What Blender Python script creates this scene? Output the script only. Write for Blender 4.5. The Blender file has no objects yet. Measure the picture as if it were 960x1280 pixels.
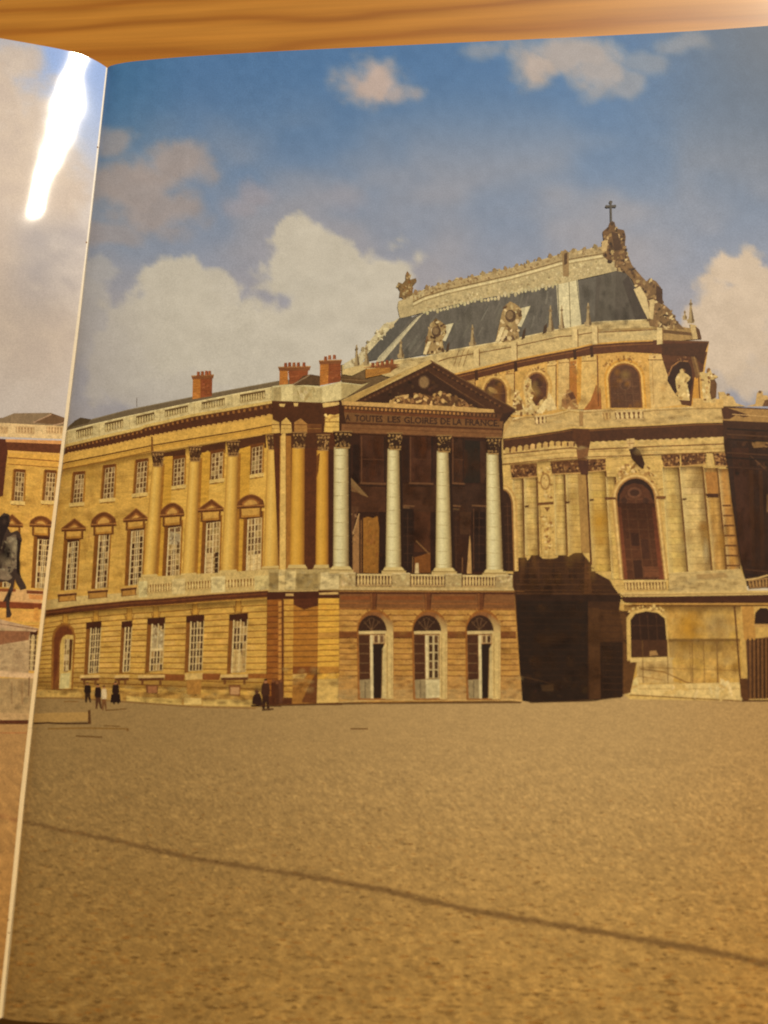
import bpy, math, random
import numpy as np
from mathutils import Matrix, Vector, geometry
random.seed(7)
S = bpy.context.scene
C = S.collection

# ------------------------------------------------------------------ camera, world, lamp, exposure
# world frame: X runs along the book's top edge, Y up along its gutter, Z out of the page; metres.
def _n(a): return a / np.linalg.norm(a)
F = 960.0
AX = _n(np.array([16440., -186., -960.]))
AY = np.array([12., -3857., 960.]); AY = _n(AY - AX * (AX @ AY))
AZ = np.cross(AX, AY)
BOOK_H = 0.297
_r = np.array([(134 - 480) / F, (85 - 640) / F, 1.0]); _k = (1272 - 640) / F
_d = BOOK_H * (AY[1] - _k * AY[2]) / (_r[1] - _k)
ORG = _d * _r - AZ * (-0.00535)
cam_d = bpy.data.cameras.new('camera'); cam = bpy.data.objects.new('camera', cam_d); C.objects.link(cam)
cam_d.sensor_fit = 'HORIZONTAL'; cam_d.sensor_width = 36; cam_d.lens = 36
# the lens is given for the 3:4 frame's width
CAMP = np.array([-(ORG @ AX), -(ORG @ AY), -(ORG @ AZ)])
M = Matrix(((AX[0], -AX[1], -AX[2], CAMP[0]), (AY[0], -AY[1], -AY[2], CAMP[1]), (AZ[0], -AZ[1], -AZ[2], CAMP[2]), (0, 0, 0, 1)))
cam.matrix_world = M
cam_d.clip_start = 0.01; cam_d.clip_end = 50
cam_d.dof.use_dof = True; cam_d.dof.focus_distance = 0.262; cam_d.dof.aperture_fstop = 14.0
S.camera = cam
S.cycles.pixel_filter_type = 'BLACKMAN_HARRIS'; S.cycles.filter_width = 1.9
S.cycles.use_denoising = True
w = bpy.data.worlds.new('World'); S.world = w; w.use_nodes = True
bg = w.node_tree.nodes['Background']; bg.inputs[0].default_value = (1.0, 0.80, 0.58, 1); bg.inputs[1].default_value = 0.15
ld = bpy.data.lights.new('room_lamp', 'AREA'); ld.shape = 'DISK'; ld.size = 0.22; ld.energy = 101; ld.color = (1.0, 0.88, 0.70)
lamp = bpy.data.objects.new('room_lamp', ld); C.objects.link(lamp)
LPOS = Vector((1.18, 1.62, 1.24)); lamp.location = LPOS
lamp.rotation_euler = (LPOS - Vector((0.05, -0.12, 0))).to_track_quat('Z', 'Y').to_euler()
S.view_settings.view_transform = 'Standard'; S.view_settings.look = 'None'
S.view_settings.exposure = 0.0; S.view_settings.gamma = 1.0
ILLUM = (1.02, 0.89, 0.70)        # light that the page sends back per unit of ink albedo, used to choose the ink strengths

# ------------------------------------------------------------------ the page surface
LA, LB, LC = 0.0053, 0.0040, 0.29
RP = [(0, -5.35), (1, -4.75), (2, -4.38), (3.5, -4.0), (5, -3.72), (7.5, -3.35), (11, -3.02), (15, -2.78), (20, -2.5), (28, -2.15), (40, -1.88),
      (57, -1.66), (76, -1.57), (120, -1.55), (175, -1.5), (190, -1.42), (200, -1.3), (210, -1.12), (225, -0.62), (236, -0.1)]
LU = [0, -.5, -1, -1.7, -2.6, -3.6, -4.7, -6, -8, -10, -13, -17, -22, -28, -36, -50, -70, -100, -140, -180, -220]
def lz(u):  # u in metres, negative
    s = -u
    if s > 0.05: return lz(-0.05) + 0.22 * (s - 0.05) - 0.9 * (s - 0.05) ** 2
    return -0.00535 + LA * (1 - math.exp(-s / LB)) + LC * s
KU = np.array([x / 1000 for x in LU[::-1]] + [p[0] / 1000 for p in RP[1:]])
KZ = np.array([lz(x / 1000) for x in LU[::-1]] + [p[1] / 1000 for p in RP[1:]])
KV = np.array([-0.297, -0.28, -0.262, -0.244, -0.222, -0.2, -0.176, -0.15, -0.125, -0.1, -0.075, -0.05, -0.025, 0.0])
KG = np.array([-.48, -.62, -.88, -1.05, -1.1, -1.05, -.9, -.66, -.38, -.14, .05, .06, .03, 0.0]) / 1000
UMIN, UMAX = -0.22, 0.236
def surf(px):
    """px: array (n,2) of photograph pixels on the printed page -> (n,2) sheet coordinates (u along the sheet's width, v along the gutter)"""
    px = np.asarray(px, float)
    q = np.stack([(px[:, 0] - 480) / F, (px[:, 1] - 640) / F, np.ones(len(px))], 1)
    D = np.stack([q @ AX, q @ AY, q @ AZ], 1)
    lo = np.full(len(px), 0.12); hi = np.full(len(px), 0.40)
    for _ in range(34):
        m = (lo + hi) / 2; P = CAMP + D * m[:, None]
        u = P[:, 0] - np.interp(P[:, 1], KV, KG)
        above = P[:, 2] > np.interp(u, KU, KZ)
        lo = np.where(above, m, lo); hi = np.where(above, hi, m)
    P = CAMP + D * ((lo + hi) / 2)[:, None]
    return np.stack([P[:, 0] - np.interp(P[:, 1], KV, KG), P[:, 1]], 1)
def lift(u, v, off):
    return (u + float(np.interp(v, KV, KG)), v, float(np.interp(u, KU, KZ)) + off)

# ------------------------------------------------------------------ materials
def lin(c): return tuple(((x / 255) / 12.92 if x / 255 <= 0.04045 else ((x / 255 + 0.055) / 1.055) ** 2.4) for x in c)
def ink(c):
    l = lin(c); return (min(0.97, l[0] / ILLUM[0]), min(0.97, l[1] / ILLUM[1]), min(0.97, l[2] / ILLUM[2]))
def tone(c):
    """the print's warm, slightly dense reproduction of the masonry colours"""
    return tuple(max(0, k * (max(x, 0) / 255) ** 1.11 - 2) for x, k in zip(c, (262, 255, 233)))
def nd(t, kind, **kw):
    n = t.nodes.new(kind)
    for k, v in kw.items():
        if k.startswith('i_'): n.inputs[int(k[2:])].default_value = v
        else: setattr(n, k, v)
    return n
def paper_normal(t):
    """smooth shading normal of the sheet, from its analytic curve (right page: curve down to the gutter; left page: bulge with a slight wave)"""
    L = t.links
    geo = nd(t, 'ShaderNodeNewGeometry'); sp = nd(t, 'ShaderNodeSeparateXYZ'); L.new(geo.outputs['Position'], sp.inputs[0])
    def ma(op, a, b=None, c=None, clamp=False):
        m = nd(t, 'ShaderNodeMath', operation=op); m.use_clamp = clamp
        for i, x in enumerate((a, b, c)):
            if x is None: continue
            if isinstance(x, (int, float)): m.inputs[i].default_value = x
            else: L.new(x, m.inputs[i])
        return m.outputs[0]
    x, y = sp.outputs['X'], sp.outputs['Y']
    bow = ma('MULTIPLY', ma('EXPONENT', ma('MULTIPLY', ma('POWER', ma('ABSOLUTE', ma('ADD', y, 0.225)), 2), -106.0)), -0.0011)
    x = ma('SUBTRACT', x, bow)          # the gutter bows a millimetre to the left
    left = ma('LESS_THAN', x, 0.00008)
    # left sheet: slopes steer the lamp's reflection into a band running from 8 mm to 14 mm off the gutter
    vv = ma('MULTIPLY', y, -1.0)
    uc = ma('MULTIPLY_ADD', vv, -0.124, -0.0068)
    du = ma('SUBTRACT', x, uc)
    wob = nd(t, 'ShaderNodeTexNoise', noise_dimensions='3D'); wob.inputs['Scale'].default_value = 70; wob.inputs['Detail'].default_value = 0.5
    L.new(geo.outputs['Position'], wob.inputs['Vector'])
    wb = ma('MULTIPLY_ADD', wob.outputs[0], 0.13, -0.065)
    sl = ma('ADD', ma('MULTIPLY', du, ma('MULTIPLY_ADD', ma('ABSOLUTE', ma('SUBTRACT', vv, 0.024)), 230, 12.0)), 0.748); sl = ma('ADD', sl, wb)
    sl = ma('MINIMUM', ma('MAXIMUM', sl, 0.24), 1.3)
    sv = ma('MULTIPLY_ADD', ma('MINIMUM', vv, 0.066), 1.8, 0.02)      # added slope that stretches the reflection, levelling off further down
    far = ma('MULTIPLY', ma('MAXIMUM', ma('SUBTRACT', vv, 0.062), 0), -9.0)
    sv = ma('ADD', sv, ma('MAXIMUM', far, -0.35))
    nl = nd(t, 'ShaderNodeCombineXYZ'); L.new(sl, nl.inputs[0]); L.new(sv, nl.inputs[1]); nl.inputs[2].default_value = 1
    # right sheet
    e1 = ma('MULTIPLY', ma('EXPONENT', ma('MULTIPLY', ma('MAXIMUM', x, 0), -420)), -0.55)
    e2 = ma('MULTIPLY', ma('EXPONENT', ma('MULTIPLY', ma('MAXIMUM', x, 0), -60)), -0.055)
    e3 = ma('MULTIPLY', ma('MAXIMUM', ma('SUBTRACT', x, 0.185), 0), -0.9)
    nr = nd(t, 'ShaderNodeCombineXYZ'); L.new(ma('ADD', ma('ADD', e1, e2), e3), nr.inputs[0]); nr.inputs[2].default_value = 1
    mx = nd(t, 'ShaderNodeMix', data_type='VECTOR'); L.new(left, mx.inputs[0]); L.new(nr.outputs[0], mx.inputs[4]); L.new(nl.outputs[0], mx.inputs[5])
    nz = nd(t, 'ShaderNodeVectorMath', operation='NORMALIZE'); L.new(mx.outputs[1], nz.inputs[0])
    return nz.outputs[0], geo
def ink_mat(name, scale, amp, stretch=(1, 1, 1), amp2=0.0, scale2=200, grain=0.05, see=False):
    m = bpy.data.materials.new(name); m.use_nodes = True; t = m.node_tree; L = t.links
    b = t.nodes['Principled BSDF']
    nrm, geo = paper_normal(t); L.new(nrm, b.inputs['Normal']); L.new(nrm, b.inputs['Coat Normal'])
    at = nd(t, 'ShaderNodeVertexColor', layer_name='ink')
    mp = nd(t, 'ShaderNodeMapping'); mp.inputs['Scale'].default_value = stretch; L.new(geo.outputs['Position'], mp.inputs[0])
    col = at.outputs[0]
    def mul(col, sc, a, det, vec):
        n = nd(t, 'ShaderNodeTexNoise'); n.inputs['Scale'].default_value = sc; n.inputs['Detail'].default_value = det; n.inputs['Roughness'].default_value = .6
        L.new(vec, n.inputs['Vector'])
        r = nd(t, 'ShaderNodeMapRange'); r.inputs[1].default_value = .3; r.inputs[2].default_value = .7; r.inputs[3].default_value = 1 - a; r.inputs[4].default_value = 1 + a
        L.new(n.outputs[0], r.inputs[0])
        v = nd(t, 'ShaderNodeVectorMath', operation='SCALE'); L.new(col, v.inputs[0]); L.new(r.outputs[0], v.inputs['Scale'])
        return v.outputs[0]
    if amp: col = mul(col, scale, amp, 2.0, mp.outputs[0])
    if amp2: col = mul(col, scale2, amp2, 2.0, mp.outputs[0])
    if grain: col = mul(col, 2600, grain, 1.0, geo.outputs['Position'])
    L.new(col, b.inputs['Base Color'])
    if see: L.new(at.outputs['Alpha'], b.inputs['Alpha'])
    b.inputs['Roughness'].default_value = 0.6; b.inputs['Specular IOR Level'].default_value = 0.12
    b.inputs['Coat Weight'].default_value = 0.75; b.inputs['Coat Roughness'].default_value = 0.085
    return m
MATS = {
    'sky': ink_mat('printed_sky_ink', 900, .018, amp2=.02, scale2=160, grain=.085),
    'ground': ink_mat('printed_ground_ink', 1500, .07, (0.6, 1, 1), amp2=.02, scale2=500, grain=.15),
    'stone': ink_mat('printed_stone_ink', 1000, .17, (1, .7, 1), amp2=.08, scale2=330, grain=.17),
    'course': ink_mat('printed_masonry_ink', 800, .16, (.5, 1.4, 1), amp2=.09, scale2=240, grain=.17),
    'smooth': ink_mat('printed_column_ink', 900, .06, (1, .5, 1), amp2=.05, scale2=300, grain=.11),
    'dark': ink_mat('printed_shadow_ink', 900, .16, amp2=.08, scale2=240, grain=.16),
    'slate': ink_mat('printed_slate_ink', 900, .11, (1.5, .5, 1), amp2=.06, scale2=260, grain=.14),
    'paper': ink_mat('unprinted_paper', 900, .03, grain=.03),
}

SOFT_INK = ink_mat('printed_thin_ink', 900, .10, grain=.06, see=True)
S.cycles.transparent_max_bounces = 48

# ------------------------------------------------------------------ drawing with flat ink shapes
GX0, GY0, GW, GH = -260, -20, 1320, 1340
LAY = np.ones((GH * 3, GW * 3), np.int16)
STEP = 1.6e-6
PARTS = {}; ORDER = []
CUR = [None, None]
def part(name, label=None, mat='stone', parent=None, side='R', uid=None):
    """start (or go back to) a printed part; returns its key"""
    key = uid or (name, len(ORDER))
    if key not in PARTS:
        PARTS[key] = dict(name=name, label=label, mat=mat, parent=parent, side=side, tris=[], cols=[])
        ORDER.append(key)
    CUR[0] = key; return key
def use(key): CUR[0] = key
RES = 3
def raster(pts):
    """cells (a third of a photograph pixel) that a polygon covers, for stacking each ink shape just above those it overlaps"""
    Q = [((p[0] - GX0) * RES, (p[1] - GY0) * RES) for p in pts]
    xs = [p[0] for p in Q]; ys = [p[1] for p in Q]
    x0 = max(0, int(math.floor(min(xs))) - 1); x1 = min(GW * RES, int(math.ceil(max(xs))) + 2)
    y0 = max(0, int(math.floor(min(ys))) - 1); y1 = min(GH * RES, int(math.ceil(max(ys))) + 2)
    if x1 <= x0 or y1 <= y0: return None
    gx = (np.arange(x0, x1) + .5)[None]; gy = (np.arange(y0, y1) + .5)[:, None]
    ins = np.zeros((y1 - y0, x1 - x0), bool); n = len(Q)
    for i in range(n):
        (ax, ay), (bx, by) = Q[i], Q[(i + 1) % n]
        if ay != by:
            row = (ay > gy) != (by > gy); ins ^= row & (gx < (bx - ax) * (gy - ay) / (by - ay) + ax)
    if ins.sum() >= 3: return y0, y1, x0, x1, ins
    for i in range(n):
        (ax, ay), (bx, by) = Q[i], Q[(i + 1) % n]
        m = max(2, int(max(abs(bx - ax), abs(by - ay)) * 1.5) + 1); tt = np.arange(m + 1) / m
        ex = np.clip((ax + (bx - ax) * tt).astype(int), x0, x1 - 1) - x0; ey = np.clip((ay + (by - ay) * tt).astype(int), y0, y1 - 1) - y0
        ins[ey, ex] = True
    return y0, y1, x0, x1, ins
def P(pts, col, cols=None):
    """one ink polygon in photograph pixels; col = colour as it should appear, or a colour per point"""
    pts = [(float(a), float(b)) for a, b in pts]
    r = raster(pts)
    if r is None: return
    y0, y1, x0, x1, k = r; sub = LAY[y0:y1, x0:x1]
    if not k.any(): return
    lv = int(sub[k].max()) + 1; sub[k] = lv
    cs = [ink(tone(c)) for c in cols] if cols else [ink(tone(col))] * len(pts)
    if len(pts) == 3: tr = [(0, 1, 2)]
    elif len(pts) == 4 and cols: tr = [(0, 1, 2), (0, 2, 3)]
    else: tr = geometry.tessellate_polygon([[Vector((a, b, 0)) for a, b in pts]])
    rec = PARTS[CUR[0]]
    for a, b, c in tr: rec['tris'].append(((pts[a], pts[b], pts[c]), (cs[a], cs[b], cs[c]), lv))
def jit(c, a=6):
    d = random.uniform(-a, a); return tuple(max(0, min(255, x + d + random.uniform(-a, a) * .25)) for x in c)
def mixc(a, b, t): return tuple(a[i] * (1 - t) + b[i] * t for i in range(len(a)))
def PA(pts, c, al):
    """a see-through ink shape: alpha al per point"""
    r = raster(pts)
    if r is None: return
    y0, y1, x0, x1, k = r; s_ = LAY[y0:y1, x0:x1]
    if not k.any(): return
    lv = int(s_[k].max()) + 1; s_[k] = lv
    ci = ink(tone(c)); n = len(pts)
    for i in range(1, n - 1): PARTS[CUR[0]]['tris'].append(((pts[0], pts[i], pts[i + 1]), (ci + (al[0],), ci + (al[i],), ci + (al[i + 1],)), lv))
def soft(cx, cy, rx, ry, c, a, n=9, rot=0.0):
    ring = []
    for i in range(n):
        t = 2 * math.pi * i / n; x, y = rx * math.cos(t), ry * math.sin(t); ring.append((cx + x * math.cos(rot) - y * math.sin(rot), cy + x * math.sin(rot) + y * math.cos(rot)))
    r = raster(ring)
    if r is None: return
    y0, y1, x0, x1, k = r; s_ = LAY[y0:y1, x0:x1]
    if not k.any(): return
    lv = int(s_[k].max()) + 1; s_[k] = lv; ci = ink(tone(c)); e = ci + (0.0,)
    for i in range(n): PARTS[CUR[0]]['tris'].append((((cx, cy), ring[i], ring[(i + 1) % n]), (ci + (a,), e, e), lv))
def grime(poly, n, rx, ry, cols, a):
    """weathering: see-through patches scattered in a polygon"""
    xs = [p[0] for p in poly]; ys = [p[1] for p in poly]
    for _ in range(int(n * 1.7)):
        for _t in range(20):
            p = (random.uniform(min(xs), max(xs)), random.uniform(min(ys), max(ys)))
            if inside(p, poly): break
        else: continue
        k = random.uniform(.3, 1.2); soft(p[0], p[1], rx * k, ry * k * random.uniform(.6, 1.2), random.choice(cols), a * random.uniform(.3, .75))
def fade(q, c, a_top, a_bot):
    """soft shade over a quad (top-left, top-right, bottom-right, bottom-left), fading from top to bottom"""
    PA(q, c, [a_top, a_top, a_bot, a_bot])
def rect(x0, y0, x1, y1, c): P([(x0, y0), (x1, y0), (x1, y1), (x0, y1)], c)
def line(pts, wd, c):
    for (ax, ay), (bx, by) in zip(pts, pts[1:]):
        L = math.hypot(bx - ax, by - ay) or 1; nx, ny = -(by - ay) / L * wd / 2, (bx - ax) / L * wd / 2
        P([(ax + nx, ay + ny), (bx + nx, by + ny), (bx - nx, by - ny), (ax - nx, ay - ny)], c)
def band(top, th, c, th2=None):
    """band under a polyline: th px thick (th2 at its right end)"""
    n = len(top); th2 = th if th2 is None else th2
    P(list(top) + [(x, y + th + (th2 - th) * (i / (n - 1))) for i, (x, y) in reversed(list(enumerate(top)))], c)
def at(poly, x):
    for (ax, ay), (bx, by) in zip(poly, poly[1:]):
        if ax <= x <= bx or bx <= x <= ax: return ay + (by - ay) * (x - ax) / ((bx - ax) or 1)
    a, b = (poly[0], poly[1]) if abs(x - poly[0][0]) < abs(x - poly[-1][0]) else (poly[-2], poly[-1])
    return a[1] + (b[1] - a[1]) * (x - a[0]) / ((b[0] - a[0]) or 1)
def bil(q):
    (a, b, c, d) = q                                     # top-left, top-right, bottom-right, bottom-left
    def f(s, t):
        x = (a[0] * (1 - s) + b[0] * s) * (1 - t) + (d[0] * (1 - s) + c[0] * s) * t
        y = (a[1] * (1 - s) + b[1] * s) * (1 - t) + (d[1] * (1 - s) + c[1] * s) * t
        return x, y
    return f
def sub(f, s0, t0, s1, t1, c): P([f(s0, t0), f(s1, t0), f(s1, t1), f(s0, t1)], c)
def ell(cx, cy, rx, ry, c, n=8, rot=0, w=0.0):
    pts = []
    for i in range(n):
        a = 2 * math.pi * i / n; k = 1 + random.uniform(-w, w)
        x, y = rx * k * math.cos(a), ry * k * math.sin(a)
        pts.append((cx + x * math.cos(rot) - y * math.sin(rot), cy + x * math.sin(rot) + y * math.cos(rot)))
    P(pts, c)
def inside(p, poly):
    r = False
    for (ax, ay), (bx, by) in zip(poly, poly[1:] + poly[:1]):
        if (ay > p[1]) != (by > p[1]) and p[0] < (bx - ax) * (p[1] - ay) / (by - ay) + ax: r = not r
    return r
def orn(poly, n, r, cols, flat=1.0):
    """carved ornament: scattered small irregular flecks inside a polygon"""
    xs = [p[0] for p in poly]; ys = [p[1] for p in poly]
    for _ in range(n):
        for _t in range(20):
            p = (random.uniform(min(xs), max(xs)), random.uniform(min(ys), max(ys)))
            if inside(p, poly): break
        else: continue
        k = random.uniform(.5, 1.2) * r
        ell(p[0], p[1], k * flat, k * random.uniform(.5, .9), jit(random.choice(cols), 9), 6, random.uniform(0, 3), .35)
def box(x0, y0, x1, y1): return [(x0, y0), (x1, y0), (x1, y1), (x0, y1)]
def blocks(poly_f, ns, nt, col, amp, prob=.6):
    """ashlar: some blocks a shade off their neighbours"""
    for j in range(nt):
        o = random.random()
        for i in range(ns + 1):
            if random.random() > prob: continue
            s0 = max(0, (i - 1 + o) / ns); s1 = min(1, (i + o) / ns)
            if s1 <= s0: continue
            sub(poly_f, s0, j / nt, s1, (j + 1) / nt, jit(col, amp))
def window(q, nx, ny, frame=(218, 188, 134), dark=(80, 48, 24), lite=(160, 128, 80), pl=.3, gap=.13):
    f = bil(q); P(q, mixc(frame, dark, .12))
    gy = gap * 0.5
    for j in range(ny):
        for i in range(nx):
            g = gap * (1.5 if nx % 2 == 0 and i in (nx // 2 - 1, nx // 2) else 1)
            c = jit(lite if random.random() < pl else dark, 9)
            sub(f, (i + g) / nx, (j + gy) / ny, (i + 1 - g * .8) / nx, (j + 1 - gy) / ny, c)
def column(x0, x1, yt, xb0, xb1, yb, tone, shade, lite, joints=0, jc=None):
    st = [(0, mixc(tone, shade, .55)), (.16, tone), (.36, lite), (.62, tone), (.86, mixc(tone, shade, .5)), (1, shade)]
    for (s0, c0), (s1, c1) in zip(st, st[1:]):
        P([(x0 + (x1 - x0) * s0, yt), (x0 + (x1 - x0) * s1, yt), (xb0 + (xb1 - xb0) * s1, yb), (xb0 + (xb1 - xb0) * s0, yb)], None, [c0, c1, c1, c0])
    for k in range(joints):
        t = (k + .6) / joints; y = yt + (yb - yt) * t; a = x0 + (xb0 - x0) * t; b = x1 + (xb1 - x1) * t
        line([(a, y), ((a + b) / 2, y + .6), (b, y)], .6, jc or mixc(tone, shade, .35))
def capital(x0, y0, x1, y1, dk=(82, 52, 28), lt=(170, 130, 78), n=14):
    w = x1 - x0
    P([(x0 - w * .08, y0), (x1 + w * .08, y0), (x1 - w * .08, y1), (x0 + w * .08, y1)], dk)
    orn([(x0 - w * .05, y0 + 1), (x1 + w * .05, y0 + 1), (x1 - w * .1, y1), (x0 + w * .1, y1)], n * 2, 1.35, [lt, mixc(lt, dk, .45), dk, (52, 30, 16)])
    for s in (.1, .36, .64, .9): ell(x0 + w * s, y1 - 3, 1.5, 1.8, mixc(lt, dk, .3), 7); ell(x0 + w * s, y0 + 4, 1.3, 1.6, mixc(lt, dk, .15), 7)
    line([(x0 - w * .1, y0 + .6), (x1 + w * .1, y0 + .6)], 1.4, mixc(lt, dk, .25))
    line([(x0 + w * .06, y1), (x1 - w * .06, y1)], 1.4, lt)
def balusters(q, n, back=(112, 78, 40), lt=(214, 184, 128)):
    f = bil(q); P(q, back)
    for i in range(n):
        s = (i + .5) / n; h = .27 / n
        sub(f, s - h * .8, 0, s + h * .8, .3, lt); P([f(s - h * .6, .22), f(s + h * .6, .22), f(s + h * 1.35, .5), f(s + h * 1.2, .8), f(s - h * 1.2, .8), f(s - h * 1.35, .5)], jit(lt, 5)); sub(f, s - h * .9, .8, s + h * .9, 1, lt)
    sub(f, 0, -.1, 1, .08, mixc(lt, back, .1)); sub(f, 0, .92, 1, 1.1, mixc(lt, back, .25))

# ------------------------------------------------------------------ noise fields (numpy)
_rng = np.random.RandomState(5)
_LAT = _rng.rand(256, 256)
def vnoise(x, y):
    xi = np.floor(x).astype(int); yi = np.floor(y).astype(int); fx = x - xi; fy = y - yi
    fx = fx * fx * (3 - 2 * fx); fy = fy * fy * (3 - 2 * fy)
    g = lambda a, b: _LAT[b % 256, a % 256]
    return (g(xi, yi) * (1 - fx) + g(xi + 1, yi) * fx) * (1 - fy) + (g(xi, yi + 1) * (1 - fx) + g(xi + 1, yi + 1) * fx) * fy
def fbm(x, y, o=4):
    s = 0; a = .5; t = 0
    for i in range(o): s = s + a * vnoise(x * 2 ** i + 17.3 * i, y * 2 ** i + 9.1 * i); t += a; a *= .55
    return s / t
def ss(a, b, x):
    t = np.clip((x - a) / (b - a), 0, 1); return t * t * (3 - 2 * t)

# ------------------------------------------------------------------ sky and courtyard: soft-edged ink fields on fine grids
def grid(x0, x1, y0, y1, st, field, keys):
    """field(X, Y) -> colours (h,w,3) 0-255 and an index (h-1,w-1) saying which part each cell belongs to"""
    xs = np.arange(x0, x1 + .1, st); ys = np.arange(y0, y1 + .1, st)
    X, Y = np.meshgrid(xs, ys); col, idx = field(X, Y)
    l = np.clip(col, 0, 255) / 255; l = np.where(l <= .04045, l / 12.92, ((l + .055) / 1.055) ** 2.4) / np.array(ILLUM); l = np.minimum(l, .97)
    for j in range(len(ys) - 1):
        for i in range(len(xs) - 1):
            rec = PARTS[keys[idx[j, i]]]['tris']
            a, b, c, d = (xs[i], ys[j]), (xs[i + 1], ys[j]), (xs[i + 1], ys[j + 1]), (xs[i], ys[j + 1])
            ca, cb, cc, cd = l[j, i], l[j, i + 1], l[j + 1, i + 1], l[j + 1, i]
            rec.append(((a, b, c), (ca, cb, cc), 1)); rec.append(((a, c, d), (ca, cc, cd), 1))
def clouds(X, Y, groups, warp=16, seed=0):
    wx = (fbm(X / 46 + seed, Y / 46, 4) - .5) * warp * 2; wy = (fbm(X / 46 + 40 + seed, Y / 46 + 7, 4) - .5) * warp * 2
    tex = fbm(X / 24 + 3, Y / 20 + seed, 4)
    dens = []
    for gi, blobs in enumerate(groups):
        d = np.zeros_like(X)
        for cx, cy, rx, ry, s in blobs:
            r = np.sqrt(((X + wx - cx) / rx) ** 2 + ((Y + wy - cy) / ry) ** 2)
            d = np.maximum(d, s * (ss(1.14, .8, r + (tex - .5) * .8) if gi >= 4 else ss(1.35, .45, r + (tex - .5) * .8)))
        dens.append(d)
    return dens, tex
def lerp3(c0, c1, t): return np.array(c0)[None, None] * (1 - t[..., None]) + np.array(c1)[None, None] * t[..., None]
R_CLOUDS = [
    [(468, 106, 44, 34, 1), (494, 116, 30, 20, .8)],
    [(715, 68, 78, 30, .8), (672, 84, 42, 28, .9), (745, 92, 40, 30, .75), (610, 66, 30, 12, .45), (800, 80, 40, 24, .4), (780, 105, 30, 18, .5), (850, 55, 40, 16, .4)],
    [(170, 240, 66, 46, .85), (225, 205, 42, 30, .8), (140, 175, 34, 18, .7), (190, 265, 70, 30, .8), (130, 290, 60, 20, .6)],
    [(318, 240, 26, 16, .6), (296, 258, 26, 16, .5), (428, 248, 40, 16, .22)],
    [(378, 298, 34, 24, 1), (388, 335, 58, 44, 1), (450, 368, 80, 62, 1), (430, 420, 120, 76, 1), (214, 352, 44, 34, 1), (268, 364, 40, 30, .95), (225, 400, 86, 66, 1),
     (300, 430, 130, 66, 1), (175, 435, 74, 60, .95), (110, 400, 44, 60, .55), (300, 478, 200, 40, .9), (120, 345, 30, 20, .4), (560, 420, 70, 70, .7)],
    [(922, 334, 36, 28, 1), (925, 380, 56, 50, 1), (905, 425, 56, 56, 1), (955, 440, 60, 60, .9), (890, 470, 40, 34, .7)],
]
def sky_r(X, Y):
    t = ss(40, 420, Y); t2 = np.clip((X - 130) / 830, 0, 1)
    col = lerp3((72, 108, 144), (150, 147, 151), t)
    col = col * (1 - .0 * t2[..., None])
    col = col + (lerp3((-14, -6, -8), (0, 0, 0), ss(130, 260, X)) * (1 - t[..., None]))  # dimming of the page towards the gutter, painted into the sky ink
    # mauve haze across the middle
    hz = fbm(X / 130, Y / 90, 3); m = ss(.30, .70, hz) * .6 * ss(90, 260, Y)
    col = col * (1 - m[..., None]) + np.array((160, 150, 146)) * m[..., None]
    m = ss(740, 975, X) * ss(330, 30, Y) * .8
    col = col * (1 - m[..., None]) + np.array((88, 92, 98)) * m[..., None]  # vignetting of the top-right corner, painted into the sky ink
    m = np.maximum(ss(440, 520, Y) * ss(300, 80, X) * .8, ss(290, 440, Y) * ss(230, 90, X) * .62)
    dens, tex = clouds(X, Y, R_CLOUDS)
    tones = [(186, 160, 142), (188, 162, 140), (166, 146, 132), (158, 146, 146), (196, 183, 158), (206, 180, 148)]
    best = np.zeros_like(X); who = np.zeros(X.shape, int)
    for i, d in enumerate(dens):
        tone = lerp3(np.array(tones[i]) * .985, np.array(tones[i]) * 1.015, ss(.35, .65, tex))
        k = (np.clip(d, 0, 1) * .93)[..., None]; col = col * (1 - k) + tone * k
        who = np.where((d > .5) & (d >= best), i + 1, who); best = np.maximum(best, d)
    col = col * (1 - m[..., None]) + np.array((160, 148, 138)) * m[..., None]
    col = col + ((fbm(X / 9, Y / 9, 2) - .5) * 8)[..., None]
    return col, who[:-1, :-1]
def sky_l(X, Y):
    gx = 134 - .1125 * (Y - 85)
    col = lerp3((126, 148, 186), (196, 178, 158), ss(60, 330, Y))
    dens, tex = clouds(X, Y, [[(-30, 120, 86, 120, 1), (20, 190, 60, 120, 1), (60, 250, 60, 100, 1), (10, 330, 110, 80, .95), (40, 420, 90, 90, .9), (10, 78, 46, 36, .95), (-120, 300, 100, 300, 1)]], 8)
    tone = lerp3((188, 166, 144), (196, 173, 148), ss(.3, .7, tex)); tone = tone * .95
    tone = tone + (np.array((-22, -14, -2))[None, None] * ss(250, 300, Y)[..., None] * ss(420, 330, Y)[..., None] * ss(-10, 50, X)[..., None])
    k = (dens[0] * .96)[..., None]; col = col * (1 - k) + tone * k
    m = ss(430, 520, Y)[..., None] * .7; col = col * (1 - m) + np.array((184, 166, 146)) * m
    return col, (dens[0] > .5)[:-1, :-1].astype(int)
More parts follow.
